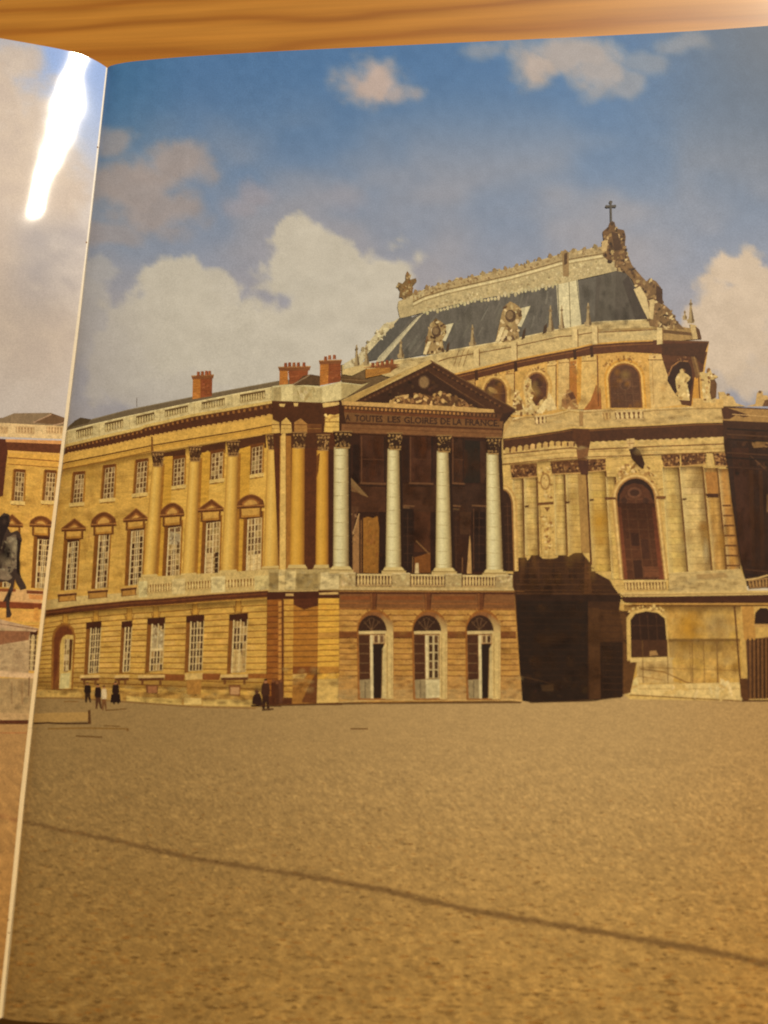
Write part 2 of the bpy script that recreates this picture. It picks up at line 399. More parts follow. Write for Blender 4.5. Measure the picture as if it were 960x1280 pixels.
def ground(X, Y, left=False):
    # flat paving seen in perspective: stones get larger and wider towards the bottom
    hor = 838; dy = np.maximum(Y - hor, 14)
    U = (X - 560) / dy; V = 300 / dy
    n1 = fbm(U * 36, V * 60, 4); n2 = fbm(U * 6 + 40, V * 12, 3); n3 = fbm(U * 80 + 9, V * 160, 2)
    t = ss(870, 1280, Y)
    col = lerp3((182, 142, 84), (180, 132, 63), t)
    r = ss(60, 700, X); col = col * (lerp3((.82, .80, .74), (1, 1, 1), r))  # vignetting towards the left, painted into the paving colour
    r2 = ss(760, 1000, X); col = col * (lerp3((1, 1, 1), (.98, .95, .9), r2))
    amp = ss(872, 1010, Y)
    col = col * (1 + ((n1 - .5) * .19 * amp + (n2 - .5) * .09 + (n3 - .5) * .28 * amp))[..., None]
    gl = ss(.58, .72, n1) * amp; col = col + gl[..., None] * np.array((9, 8, 5))
    # edge drain line running across the courtyard
    pl = [(-60, 1016), (0, 1021), (32, 1028), (140, 1050), (240, 1072), (280, 1079), (400, 1098), (480, 1112), (560, 1132), (640, 1147), (720, 1160), (800, 1174), (880, 1188), (960, 1205), (1010, 1216)]
    yl = np.interp(X, [p[0] for p in pl], [p[1] for p in pl]) + (fbm(X / 7, X * 0 + 3, 2) - .5) * 2.6
    wd = np.interp(X, [0, 300, 960], [2.0, 2.8, 4.4]) * (.8 + .5 * fbm(X / 18, X * 0 + 8, 2))
    ch = np.abs(Y - yl); k = (ss(1.6, .4, ch / wd) * .62)[..., None]
    col = col * (1 - k) + np.array((96, 64, 30) if not left else (128, 84, 44)) * k
    if left: col = col * np.array((1.06, 1.0, .98)) * 1.05
    return col, (ch[:-1, :-1] < wd[:-1, :-1] * .9).astype(int)

sky_key = part('printed_sky', 'printed blue sky with a mauve haze on the right page', 'sky', uid='sky')
names = ['small round pink cloud near the top of the printed sky', 'wide pale cloud cut by the top edge of the right page', 'dim brownish cloud beside the gutter', 'faint wisps of cloud above the big white cloud',
         'big cream cumulus cloud rising behind the chimneys', 'tan cloud at the right edge behind the chapel']
ck = [part('printed_cloud', n, 'sky', parent='sky') for n in names]
grid(70, 1030, 20, 564, 4, sky_r, [sky_key] + ck)
skl = part('printed_sky', 'pale strip of printed sky on the left page', 'sky', side='L', uid='skyl')
ckl = part('printed_cloud', 'beige cloud filling the sky of the left page', 'sky', parent='skyl', side='L')
grid(-200, 150, 20, 560, 5, sky_l, [skl, ckl])
court = part('printed_courtyard', 'printed tan cobbled courtyard across the right page', 'ground', uid='court')
drain = part('printed_drain_line', 'thin dark line running across the printed cobbles', 'ground', parent='court')
grid(-10, 1030, 848, 1304, 3, ground, [court, drain])
courtl = part('printed_courtyard', 'strip of orange printed paving on the left page', 'ground', side='L', uid='courtl')
drainl = part('printed_drain_line', None, 'ground', parent='courtl', side='L')
grid(-200, 60, 840, 1304, 5, lambda X, Y: ground(X, Y, True), [courtl, drainl])
use(court)
for _ in range(5200):     # single setts standing out lighter or darker, smaller with distance
    y = 905 + 385 * random.random() ** .75; x = random.uniform(-20, 1010); dy = y - 838
    if x < 134 - .1125 * (y - 85) + 2: continue
    w_, h_ = dy * random.uniform(.008, .021), dy * random.uniform(.0028, .0062); k = random.random()
    c = (232, 186, 112) if k < .3 else (112, 72, 30) if k < .75 else (196, 128, 50); a = random.uniform(.08, .34)
    PA([(x - w_, y), (x - w_ * .3, y - h_), (x + w_ * .8, y - h_ * .7), (x + w_, y + h_ * .4), (x + w_ * .1, y + h_)], c, [a * .5, a, a, a * .6, a])

# ------------------------------------------------------------------ chapel
ST, SY, SG = (208, 172, 104), (206, 156, 72), (196, 168, 118)
D1, D2, D3 = (48, 28, 15), (68, 42, 22), (92, 58, 30)
Ch = part('printed_chapel', 'printed baroque chapel with a steep grey roof on the right page', 'stone', uid='chapel')
# lower storey mass
P([(626, 545), (720, 520), (905, 520), (916, 622), (933, 740), (1030, 742), (1030, 872), (928, 876), (787, 874), (645, 742), (626, 740)], ST)
use('chapel')
P([(596, 492), (660, 512), (660, 560), (624, 560), (624, 520)], (190, 154, 96)); P([(426, 456), (500, 452), (545, 458), (500, 485), (427, 502)], (112, 88, 58))
f = bil([(636, 570), (905, 560), (930, 740), (640, 742)]); [line([f(0, k / 20), f(1, k / 20)], .7, (170, 132, 76)) for k in range(1, 20)]; blocks(f, 30, 30, (206, 170, 100), 5, .5)
# ground storey lit wall
P([(773, 755), (960, 755), (1030, 757), (1030, 872), (928, 874), (787, 870)], (200, 160, 90)); f = bil([(780, 756), (925, 756), (928, 856), (790, 856)]); blocks(f, 12, 12, (200, 158, 84), 6, .6)
soft(862, 786, 24, 34, (212, 156, 56), .8); P([(796, 824), (840, 824), (842, 854), (796, 854)], (206, 172, 112)); soft(898, 782, 22, 26, (206, 176, 120), .6)
for x in (862, 879, 896): line([(x, 800), (x + 2, 855)], 1, (150, 112, 60))
line([(796, 801), (925, 800)], 2.5, (158, 120, 62)); line([(798, 834), (922, 838)], 1, (166, 128, 72)); line([(797, 824), (842, 823)], 1.4, (220, 190, 132))
line([(800, 836), (830, 840), (856, 852), (866, 855)], 1.6, (140, 104, 58)); line([(798, 845), (828, 850)], 1, (150, 112, 64))
use('chapel'); grime([(800, 758), (925, 758), (928, 872), (800, 872)], 60, 9, 12, [(150, 106, 52), (226, 190, 126), (206, 150, 62), (130, 90, 44)], .38); fade([(780, 756), (926, 757), (926, 768), (780, 766)], (104, 62, 28), .55, 0); fade([(795, 798), (925, 798), (926, 830), (795, 826)], (120, 82, 42), .35, 0)
part('steps', 'pale stone steps at the foot of the chapel', 'stone', parent='chapel'); P([(789, 856), (925, 853), (928, 876), (787, 868), (779, 867), (779, 865)], (216, 184, 122)); line([(789, 861), (926, 861)], 1, (186, 150, 92)); line([(787, 868.5), (926, 876)], 1.3, (138, 98, 48)); orn([(790, 856), (924, 854), (926, 872), (790, 866)], 20, 4, [(222, 192, 134), (206, 172, 108)], 2)
# dark ground-storey mass in shadow, and the shadow of the portico on the stone
part('shadowed_wall', 'deep brown shadow with a jagged top across the chapel wall', 'dark', parent='chapel')
sh = [(641, 705), (647, 707), (647, 697), (658, 697), (659, 701), (662, 698), (664, 694), (674, 693.5), (678, 698), (688, 699), (697, 697), (698, 693.5), (709, 694), (710, 696), (716, 692), (727, 689), (730, 694), (735, 700), (740, 708), (745, 716), (751, 719), (762, 725), (768, 735), (776, 746), (774, 762), (788, 774), (790, 800), (797, 822), (793, 840), (788, 866), (779, 868), (776, 872), (740, 875), (666, 878), (653, 876), (643, 740)]
P(sh, (72, 44, 23))
P([(644, 750), (735, 750), (735, 874), (666, 878), (653, 876)], (46, 28, 15)); P([(735, 760), (749, 760), (751, 873), (737, 874)], (88, 56, 28)); P([(749, 762), (787, 764), (788, 800), (750, 802)], (86, 54, 26)); P([(750, 803), (778, 803), (778, 871), (751, 873)], (52, 31, 16)); P([(779, 800), (797, 822), (788, 866), (779, 868)], (104, 68, 34)); P([(774, 762), (788, 774), (789, 800), (780, 800)], (104, 68, 34))
P([(642, 743), (776, 744), (776, 752), (643, 751)], (56, 33, 18)); line([(643, 742), (776, 742.5)], 1.2, (96, 62, 34)); line([(643, 730), (765, 731)], .8, (92, 60, 34))
P([(731, 697), (737, 706), (740, 742), (730, 742)], (106, 68, 36)); P([(650, 700), (656, 700), (656, 728), (650, 728)], (86, 54, 30)); P([(665, 700), (674, 700), (675, 728), (666, 728)], (88, 56, 32)); line([(660, 700), (660, 730)], 1, (52, 30, 16)); line([(692, 702), (692, 730)], 1, (54, 32, 17)); line([(712, 698), (713, 730)], 1, (54, 32, 17))
orn([(650, 845), (735, 845), (735, 870), (660, 872)], 16, 4, [(56, 35, 19), (44, 27, 15)]); P([(676, 856), (692, 856), (692, 864), (678, 864)], (80, 56, 32)); line([(648, 845), (676, 851), (692, 856)], 1, (86, 58, 32))
grime([(650, 705), (770, 740), (770, 870), (660, 872)], 60, 12, 14, [(36, 20, 11), (84, 54, 28), (62, 38, 20), (96, 64, 34)], .4); grime([(650, 700), (735, 700), (740, 740), (650, 740)], 26, 7, 12, [(110, 74, 40), (48, 28, 15)], .45)
line([(662, 878), (740, 876), (779, 870)], 1.2, (64, 40, 20))
# pilasters of the lower storey
def pil(x0, x1, y0, xb0, xb1, y1, c, lab=None, shade=0):
    part('pilaster', lab, 'stone', parent='chapel'); f = bil([(x0, y0), (x1, y0), (xb1, y1), (xb0, y1)]); P([(x0, y0), (x1, y0), (xb1, y1), (xb0, y1)], c)
    for k in range(15):
        if random.random() < .75: sub(f, .04, k / 15, .96, (k + 1) / 15, jit(c, 6))
    for k in range(1, 15): line([f(.05, k / 15), f(.95, k / 15 + random.uniform(-.004, .004))], .75, mixc(c, (130, 90, 44), .42))
    line([f(0, 0), f(0, 1)], 1, mixc(c, (255, 230, 170), .3)); line([f(1, 0), f(1, 1)], 2, (116, 76, 38)); PA([f(.62, 0), f(1, 0), f(1, 1), f(.62, 1)], (120, 80, 40), [0, .55, .55, 0]); PA([f(0, 0), f(.3, 0), f(.3, 1), f(0, 1)], (240, 212, 150), [.35, 0, 0, .35])
    for _ in range(9): sx = random.random(); sy = random.random(); soft(*f(sx, sy), (x1 - x0) * random.uniform(.2, .5), random.uniform(8, 26), random.choice([(150, 106, 52), (232, 200, 136), (176, 126, 58), (206, 156, 74)]), random.uniform(.1, .3))
    fade([f(0, 0), f(1, 0), f(1, .06), f(0, .06)], (110, 70, 34), .5, 0)
    if shade: P([f(1 - shade, 0), f(1, 0), f(1, 1), f(1 - shade, 1)], mixc(c, (110, 70, 34), .45))
pil(641, 653.5, 597, 642, 655.5, 697, (212, 178, 110)); pil(655.5, 671, 596, 657, 673.5, 694, (214, 180, 110)); pil(692.5, 705.5, 591, 695, 709, 694, (212, 178, 108)); pil(707.5, 732, 590, 711, 738, 691, (212, 176, 104), shade=.42)
pil(735, 757, 588, 740, 765, 714, (206, 168, 90)); 
f = bil([(736, 589), (757, 588), (764, 712), (741, 712)]); soft(749, 652, 15, 26, (212, 156, 52), .65); soft(752, 676, 12, 10, (206, 150, 52), .4)
pil(757.5, 769, 596, 765, 778, 724, (206, 170, 98)); line([(733.5, 592), (739, 706)], 2.2, (96, 54, 26))
pil(828, 848, 584, 836, 860, 716, (208, 176, 106)); pil(850, 878, 583, 861, 890, 714, (210, 178, 116)); pil(880, 897, 585, 892, 908, 712, (196, 152, 84)); pil(898, 914, 586, 910, 925, 712, (190, 140, 74))
use('chapel')
soft(868, 604, 11, 18, (156, 122, 74), .5); P([(881, 590), (896, 590), (898, 618), (884, 618)], (170, 120, 60)); P([(882, 617), (898, 617), (898, 622), (884, 622)], (78, 46, 24)); soft(878, 658, 10, 9, (176, 124, 52), .6); soft(901, 676, 9, 16, (196, 142, 62), .5); soft(882, 688, 5, 20, (216, 190, 140), .5)
for k in range(7): y = 632 + k * 12.5; line([(903 + k * .8, y), (914 + k * 1.9, y)], 2.2, (112, 72, 36))
for x, y in ((657, 632), (708, 627), (738, 624), (854, 623)): P([(x - 1, y), (x + 4, y - .5), (x + 4, y + 2), (x - 1, y + 2.6)], (90, 56, 28))
# carved panel
part('relief_panel', 'carved oval medallion panel between pilasters', 'stone', parent='chapel')
P([(672, 580), (691, 577), (694, 694), (675, 696)], (204, 168, 100)); orn([(673, 582), (690, 580), (691, 622), (674, 624)], 40, 2.2, [(150, 110, 58), (216, 184, 122), (176, 134, 76)]); ell(681.5, 602, 6.5, 11, (160, 120, 66), 14); ell(681.3, 602, 4.6, 8.6, (204, 170, 106), 14); orn(box(679, 595, 684, 609), 7, 1.6, [(150, 110, 60), (190, 150, 90)])
P([(671.5, 628.5), (692, 627), (692, 630.5), (671.5, 632)], (112, 72, 36)); P([(680, 634), (688, 634), (684, 640)], (130, 90, 46)); orn([(676, 644), (691, 644), (692, 690), (682, 690)], 55, 2.1, [(150, 108, 56), (186, 146, 84), (220, 188, 126)]); line([(675, 632), (677, 694)], .8, (150, 110, 56))
# capitals
part('capital_row', 'dark carved row of leafy capitals under the chapel architrave', 'dark', parent='chapel')
for q, n in (([(638, 581), (671, 579), (671, 596), (640, 598)], 34), ([(688, 577), (732, 573), (732, 591), (690, 593)], 46), ([(733, 574), (757, 573), (757, 588), (735, 590)], 26), ([(826, 568), (850, 568), (850, 583), (830, 584)], 26), ([(851, 566), (882, 566), (882, 580), (852, 583)], 34), ([(891, 566), (911, 566), (911, 583), (894, 582)], 22)):
    P(q, (104, 66, 36)); orn(q, n * 3, 1.5, [(160, 116, 68), (78, 46, 26), (126, 84, 46), (176, 132, 80), (66, 38, 22)]); line([q[3], q[2]], 1.3, (196, 154, 92)); line([q[0], q[1]], 1, (190, 146, 86))
P([(722, 574), (736, 574), (735, 594), (726, 593)], (84, 50, 34)); P([(883, 566), (890, 566), (892, 583), (884, 583)], (206, 172, 108))
# small arched window at left
def arched(name, xl, xr, ytop, yspr, xbl, xbr, ybot, lab, dk, grid_=(4, 7), lt=(112, 78, 50), frame=None, uid=None):
    part(name, lab, 'dark', parent='chapel')
    cx = (xl + xr) / 2; rx = (xr - xl) / 2
    def A(k, ks=0): return [(cx - (rx + k) * math.cos(math.pi * i / 14), yspr - (yspr - ytop + k) * math.sin(math.pi * i / 14)) for i in range(15)]
    if frame:
        P(A(7) + [(xbr + 6, ybot), (xbl - 6, ybot)], frame[0]); P(A(4.5) + [(xbr + 4, ybot), (xbl - 4, ybot)], frame[1]); P(A(2) + [(xbr + 1.5, ybot), (xbl - 1.5, ybot)], frame[2])
    P(A(0) + [(xbr, ybot), (xbl, ybot)], dk)
    nx, ny = grid_; f = bil([(xl, yspr), (xr, yspr), (xbr, ybot), (xbl, ybot)])
    for i in range(1, nx): line([f(i / nx, -.05), f(i / nx, 1)], .9, lt)
    for j in range(0, ny): line([f(.05, j / ny), f(.95, j / ny)], .8, lt)
    return f, A
arched('arched_window', 618, 639.5, 613, 633, 619, 642, 714, 'narrow dark arched window beside the last portico column', (62, 36, 20), lt=(88, 56, 34), frame=[(196, 156, 92), (214, 178, 112), (150, 108, 60)])
# big chapel window with archivolt
f, A = arched('arched_window', 771, 818, 598, 624, 780, 830, 724.5, 'tall dark arched window in the middle of the chapel', (92, 54, 32), grid_=(4, 8), lt=(108, 70, 44), frame=[(192, 152, 88), (216, 180, 116), (166, 122, 70)])
P([(p[0], p[1]) for p in A(-.2)[:15]] + [(817, 628), (812, 614), (803, 606), (792, 604), (781, 608), (775, 618), (774, 630)], (56, 32, 20))
ell(793, 616, 9, 7, (112, 72, 48), 14); ell(793, 616, 6, 4.4, (74, 44, 28), 12); ell(780, 626, 4, 4, (74, 44, 28), 10); ell(807, 626, 4, 4, (74, 44, 28), 10)
P([f(0, .1), f(.09, .1), f(.09, 1), f(0, 1)], (124, 70, 42)); P([f(.9, .1), f(1, .1), f(1, 1), f(.88, 1)], (120, 66, 40)); sub(f, .28, .42, .48, .58, (70, 40, 25)); sub(f, .52, .5, .7, .74, (80, 47, 30)); sub(f, .28, .76, .48, .98, (70, 41, 26)); sub(f, .52, .84, .9, .97, (120, 74, 46)); fade([f(0, .05), f(1, .05), f(1, .6), f(0, .6)], (60, 34, 22), .35, 0)
for t in (.86, .9): line([f(.52, t), f(.9, t)], .8, (100, 62, 40))
part('archivolt', 'carved stone garland over the tall arched window', 'stone', parent='chapel')
orn([(768, 600), (776, 582), (790, 573), (800, 574), (812, 582), (822, 600), (826, 612), (816, 606), (806, 594), (792, 590), (780, 594), (772, 606)], 70, 2.3, [(150, 110, 60), (220, 188, 128), (176, 136, 78), (196, 158, 98)], 1.2)
P([(756, 621.5), (770, 621.5), (770, 624.5), (756, 625)], (112, 72, 38)); P([(820, 620), (832, 620), (832, 623.5), (820, 624)], (126, 84, 44))
part('balcony_balustrade', 'stone balustrade below the tall chapel window', 'stone', parent='chapel'); balusters([(780, 727.5), (832, 726.5), (833, 737), (781, 738)], 13, (120, 80, 42), (212, 178, 114)); line([(779, 726.3), (833, 725.3)], 1.6, (218, 186, 122))
# entablature of the lower storey
part('entablature', 'stone entablature wrapping round the chapel', 'stone', parent='chapel')
low = [(629, 547.5), (660, 543.5), (700, 537.5), (716, 534.5), (738, 535.5), (775, 533), (830, 530.5), (870, 528), (903, 527.5)]
P([(x, y) for x, y in low] + [(907, 566), (830, 568), (760, 572), (735, 574), (700, 575), (640, 580), (628, 581)], (206, 172, 108))
P([(x, y + 1) for x, y in low] + [(905, 546), (860, 549), (780, 551), (738, 553), (708, 552), (690, 553), (629, 563)], (82, 48, 26)); line([(x, y) for x, y in low], 2, (206, 170, 102)); line([(x, y + 3) for x, y in low], 1, (128, 84, 42))
for i in range(34):
    x = 634 + i * 8; y = at([(629, 561), (690, 552), (738, 553), (905, 547)], x); 
    if x < 715: ell(x, y + 3, 3.4, 4, jit((196, 158, 96), 12), 8); ell(x + 3.6, y + 3, 1.4, 3.2, (108, 70, 38), 6)
    else: ell(x, y + 1, 3.6, 2.2, jit((204, 170, 108), 10), 7)
line([(629, 568), (712, 560), (738, 562), (800, 559), (906, 555)], 1.6, (122, 80, 40)); line([(629, 573.5), (712, 565), (906, 561)], .8, (168, 128, 72)); line([(628, 580.5), (706, 572.5), (760, 570.5), (908, 565)], 1.3, (140, 98, 52))
P([(715, 537), (735, 536), (739, 548), (736, 562), (722, 560), (716, 548)], (92, 54, 28)); P([(720, 560), (736, 560), (734, 576), (722, 575)], (130, 88, 52))
P([(786, 562), (793, 559), (799, 562), (803, 572), (806, 580), (804, 586), (799, 583), (790, 573)], (62, 36, 21)); soft(797, 571, 10, 14, (84, 50, 28), .5); P([(783, 549), (793, 548), (793, 555), (790, 561), (786, 561), (784, 555)], (206, 172, 116)); line([(784, 555), (793, 554)], .9, (140, 100, 56)); line([(787, 549), (787, 560)], .8, (160, 120, 70))
fade([(640, 580), (732, 572), (732, 578), (640, 588)], (110, 70, 36), .4, 0); grime([(629, 563), (903, 547), (906, 566), (640, 580)], 40, 8, 4, [(150, 108, 58), (228, 196, 136)], .4)
part('parapet', 'pale parapet with small balustrades above the chapel entablature', 'stone', parent='chapel')
par_t = [(641, 523), (655, 519), (690, 517), (712, 511), (726, 513), (760, 510), (800, 511), (850, 508), (901, 507)]
P(par_t + [(903, 527), (870, 528), (830, 530), (775, 532.5), (738, 534.5), (716, 533.5), (700, 536.5), (660, 542.5), (629, 546.5), (631, 541)], (202, 170, 112)); grime(par_t + [(903, 526), (716, 532), (640, 543)], 70, 9, 4, [(150, 112, 64), (226, 198, 144), (166, 128, 78)], .42)
line([(x, y + 1) for x, y in par_t], 1.6, (220, 192, 136)); line([(x, y + 3.5) for x, y in par_t], .8, (160, 122, 70)); P([(724, 514), (729, 514), (729, 533), (724, 533)], (160, 124, 76))
balusters([(668, 521), (683, 520), (683, 529), (669, 531)], 3, (108, 70, 38)); balusters([(768, 515), (804, 514), (804, 523.5), (770, 524.5)], 6, (118, 80, 44)); balusters([(753, 516), (763, 515.5), (763, 524), (755, 525)], 2, (150, 110, 64), (196, 160, 100))
# right-hand dark wing of the chapel
part('shadowed_wall', 'dark shaded wall at the right edge of the page', 'dark', parent='chapel')
P([(903, 524), (1030, 528), (1030, 742), (934, 732), (926, 705), (914, 622), (910, 585), (905, 560)], (58, 34, 20))
P([(903, 527), (960, 530), (960, 556), (905, 550)], (70, 42, 24)); P([(938, 553), (960, 551), (960, 559), (942, 560)], (150, 112, 66)); P([(914, 560), (936, 560), (940, 700), (926, 700)], (74, 42, 24)); orn([(914, 545), (960, 545), (960, 600), (920, 600)], 24, 3, [(84, 52, 30), (60, 36, 22), (50, 30, 18)]); line([(938, 570), (958, 588)], 1.5, (104, 70, 44)); P([(958, 618), (962, 618), (962, 640), (958, 640)], (130, 96, 60))
for k in range(9): line([(928 + k, 610 + k * 12), (958, 610 + k * 12)], .6, (70, 42, 25))
part('parapet', 'sunlit coping running off the right edge', 'stone', parent='chapel')
P([(901, 508), (960, 511), (1030, 513), (1030, 530), (960, 528), (903, 526)], (166, 128, 76)); P([(901, 508), (906, 509), (922, 514), (938, 520), (930, 522), (920, 519), (912, 524), (904, 524)], (84, 50, 28)); line([(901, 509), (960, 511.5), (1030, 514)], 1.6, (90, 56, 30)); line([(915, 518), (960, 521)], 1, (200, 160, 104)); line([(903, 526.5), (960, 529), (1030, 531)], 1.8, (72, 42, 22))
P([(898, 490), (905, 490), (908, 494), (916, 496), (920, 504), (932, 508), (900, 508)], (204, 170, 112)); ell(910, 493.5, 2.5, 1.8, (120, 90, 60), 7); P([(932, 508), (944, 505), (946, 492), (949, 488), (953, 489), (954, 494), (959, 494), (962, 500), (970, 508)], (196, 160, 104)); ell(950, 490, 2.2, 1.8, (126, 94, 60), 7); P([(953, 508), (956, 500), (962, 499), (962, 508)], (110, 76, 46))
grime([(905, 545), (958, 545), (958, 735), (925, 700)], 40, 9, 18, [(36, 20, 12), (88, 54, 30), (70, 44, 26)], .42)
for y_, c_ in ((536, (40, 24, 14)), (543, (92, 60, 36)), (549, (44, 26, 15)), (566, (88, 56, 34)), (572, (42, 25, 14)), (584, (76, 46, 28)), (712, (84, 52, 31)), (718, (44, 27, 16))): line([(908 if y_ < 600 else 930, y_), (960, y_ + 3), (1030, y_ + 5)], 1.6, c_)
for x_ in (936, 948): fade([(x_, 588), (x_ + 5, 588), (x_ + 8, 708), (x_ + 3, 708)], (112, 72, 44), .3, .15)
for k_ in range(13): line([(650, 756 + k_ * 8), (734, 756.5 + k_ * 8)], .8, (60, 37, 21)); line([(752, 766 + k_ * 8), (778, 766.5 + k_ * 8)], .8, (72, 45, 25))
for k_ in range(6): line([(646, 703 + k_ * 7), (738 + k_ * 5, 703 + k_ * 7)], .8, (96, 62, 34))
# ledge and cornice between chapel storeys
part('string_course', 'dark shaded cornice above the chapel ground storey', 'dark', parent='chapel')
P([(774, 741), (834, 739), (930, 738), (1030, 738), (1030, 744), (780, 746)], (210, 178, 116)); P([(775, 746.5), (930, 744), (1030, 742), (1030, 752), (900, 755), (782, 753)], (76, 42, 22)); line([(778, 744), (1030, 740.5)], 1, (150, 110, 62)); line([(790, 755), (1030, 755)], 2, (196, 148, 78)); line([(785, 757.5), (1030, 757)], 1.2, (126, 84, 40))
part('balcony_balustrade', None, 'stone', parent='chapel'); balusters([(934, 726), (960, 723), (960, 733), (936, 735)], 6, (70, 42, 24), (170, 130, 78)); line([(932, 725), (946, 723), (960, 719)], 1.8, (206, 170, 110))
part('pedestal', None, 'stone', parent='chapel'); P([(836, 718), (925, 713), (932, 725), (934, 738), (836, 741)], (200, 170, 114)); grime([(838, 719), (928, 716), (932, 736), (838, 738)], 44, 9, 4, [(150, 114, 68), (222, 194, 140), (166, 132, 84)], .42); P([(870, 718), (906, 716), (910, 722), (872, 724)], (172, 140, 90)); line([(836, 717), (925, 712)], 1.2, (214, 184, 126))
# ground-storey window
part('arched_window', 'low dark segmental window beside the portico shadow', 'dark', parent='chapel')
P([(784, 826), (783, 772), (790, 764), (806, 760), (824, 763), (833, 771), (837, 824)], (206, 170, 102)); orn([(776, 772), (790, 758), (822, 756), (838, 768), (828, 764), (806, 761), (786, 766)], 26, 2.2, [(150, 110, 60), (214, 180, 112)]); P([(789, 822), (788, 775), (794, 767), (808, 764), (822, 766), (831, 773), (835, 821)], (58, 34, 20))
for x in (799, 809, 820): line([(x, 768), (x + 2, 800)], .9, (84, 54, 34))
line([(789, 782), (832, 782)], .9, (84, 54, 34)); P([(789, 800), (834, 800), (835, 821), (790, 822)], (84, 52, 30)); P([(812, 814), (820, 813), (823, 819), (812, 820)], (170, 130, 80)); P([(788, 823), (836, 821), (836, 826), (788, 828)], (214, 180, 116))
part('railing', 'thin dark iron railing and printed fence shadow in front of the chapel', 'dark', parent='chapel')
for x in (803, 834, 865, 896): line([(x, 800), (x + 1, 854)], .8, (120, 84, 44))  # fence shadow on the wall, drawn as thin ink bars
line([(918, 757), (927, 872)], 2, (104, 66, 32)); P([(932, 800), (960, 796), (1030, 796), (1030, 872), (936, 874)], (122, 82, 44)); P([(927, 758), (942, 758), (945, 800), (930, 800)], (186, 138, 70))
for x in range(934, 1030, 5): P([(x, 798), (x + 2.2, 798), (x + 3, 873), (x + .4, 873)], jit((70, 42, 22), 10))
P([(926, 848), (934, 848), (936, 875), (928, 876)], (96, 60, 30)); line([(927, 876), (1030, 875)], 2, (86, 54, 28))
part('arched_window', 'small dark arched opening at the right edge', 'dark', parent='chapel'); P([(943, 780), (944, 766), (950, 760), (958, 760), (970, 768), (970, 780)], (56, 33, 20)); P([(942, 780), (972, 780), (972, 784), (943, 784)], (186, 144, 84))
# upper storey
UPK = len(ORDER); part('upper_storey', 'golden stone upper storey of the chapel', 'stone', parent='chapel')
eav = [(480, 492), (560, 470), (600, 461), (643, 450.5), (680, 443), (718, 436), (740, 430.5), (780, 427.5), (816, 426), (850, 427), (886, 428)]
P([(540, 476), (643, 452), (718, 437), (760, 431), (886, 429), (880, 470), (878, 508), (800, 512), (712, 512), (690, 518), (641, 522), (600, 500)], (206, 162, 90))
P([(598, 478), (640, 467), (642, 515), (620, 505), (598, 498)], (204, 164, 94)); P([(648, 465), (684, 458), (686, 516), (645, 520)], (204, 162, 90))
for x0, x1, y0, y1, c in ((576, 594, 468, 482, (186, 146, 88)), (632, 643, 460, 500, (206, 170, 106)), (684, 695, 450, 512, (208, 174, 110)), (698, 712, 446, 512, (206, 172, 112)), (712, 722, 452, 512, (172, 112, 48))): P([(x0, y0), (x1, y0 - 1.5), (x1, y1), (x0, y1)], c); line([(x1, y0), (x1, y1)], 1.2, (116, 72, 36)); orn(box(x0, y0 - 1, x1, y0 + 6), 8, 1.6, [(150, 108, 60), (214, 178, 116)]); line([(x0, y0 + 8), (x1, y0 + 7)], .9, (130, 88, 46))
P([(721, 444), (745, 441), (747, 460), (745, 480), (738, 500), (729, 512), (722, 512), (726, 490), (720, 460)], (210, 174, 108)); P([(729, 513), (738, 501), (745, 481), (751, 486), (752, 512)], (158, 100, 48)); P([(721, 446), (727, 446), (726, 500), (721, 508)], (206, 152, 68)); line([(746.5, 444), (748, 508)], 1.6, (120, 72, 36)); orn(box(729, 443, 745, 450), 9, 1.6, [(150, 108, 60), (214, 178, 116)]); line([(727, 452), (745, 451)], 1, (130, 88, 46))
P([(811, 444), (828, 442), (832, 460), (838, 480), (848, 496), (852, 506), (814, 511), (812, 480)], (208, 174, 114)); line([(815, 450), (817, 506)], .8, (176, 136, 80)); orn(box(811, 442, 828, 449), 9, 1.6, [(140, 100, 56), (206, 170, 110)]); line([(810, 450), (830, 450)], 1.2, (120, 82, 44))
P([(862, 466), (872, 468), (874, 506), (860, 506)], (198, 144, 64)); line([(873, 468), (875, 506)], 1.8, (126, 84, 38))
f_, A_ = arched('arched_window', 606, 632, 474, 492, 606, 632, 504, 'left round-headed window of the chapel upper storey', (88, 54, 34), grid_=(1, 1), frame=[(196, 154, 86), (210, 170, 100), (150, 108, 58)]); ell(616, 488, 7, 3, (150, 116, 72), 8, .5); ell(622, 480, 4, 3, (62, 38, 24), 8)
f_, A_ = arched('arched_window', 658, 683.5, 467, 484, 659, 682, 500, 'second round-headed window, partly behind statues', (92, 56, 38), grid_=(1, 1), frame=[(198, 156, 88), (212, 172, 104), (156, 112, 62)]); P([(659, 498), (682, 498), (677, 510), (668, 514), (660, 506)], (84, 50, 32)); ell(674, 478, 5, 6, (76, 46, 30), 9)
f_, A_ = arched('arched_window', 762, 799, 456, 474, 764, 802, 510, 'wide arched window at the chapel apse', (96, 62, 40), grid_=(4, 4), lt=(110, 76, 50), frame=[(206, 152, 66), (220, 176, 98), (140, 92, 44)]); ell(781, 480, 8, 8, (112, 78, 54), 12); ell(781, 482, 5, 5, (90, 60, 40), 10)
part('ornament', 'carved garlands above the upper windows', 'stone', parent='chapel'); orn([(752, 460), (760, 450), (775, 444), (790, 444), (802, 452), (810, 464), (800, 458), (782, 452), (764, 456)], 40, 1.8, [(140, 98, 48), (214, 172, 100), (170, 122, 60)], 1.3); orn([(602, 474), (612, 466), (628, 466), (634, 474), (620, 470)], 18, 1.7, [(140, 100, 52), (214, 176, 108)]); orn([(654, 468), (664, 459), (678, 459), (685, 468), (671, 463)], 20, 1.7, [(140, 100, 52), (214, 176, 108)])
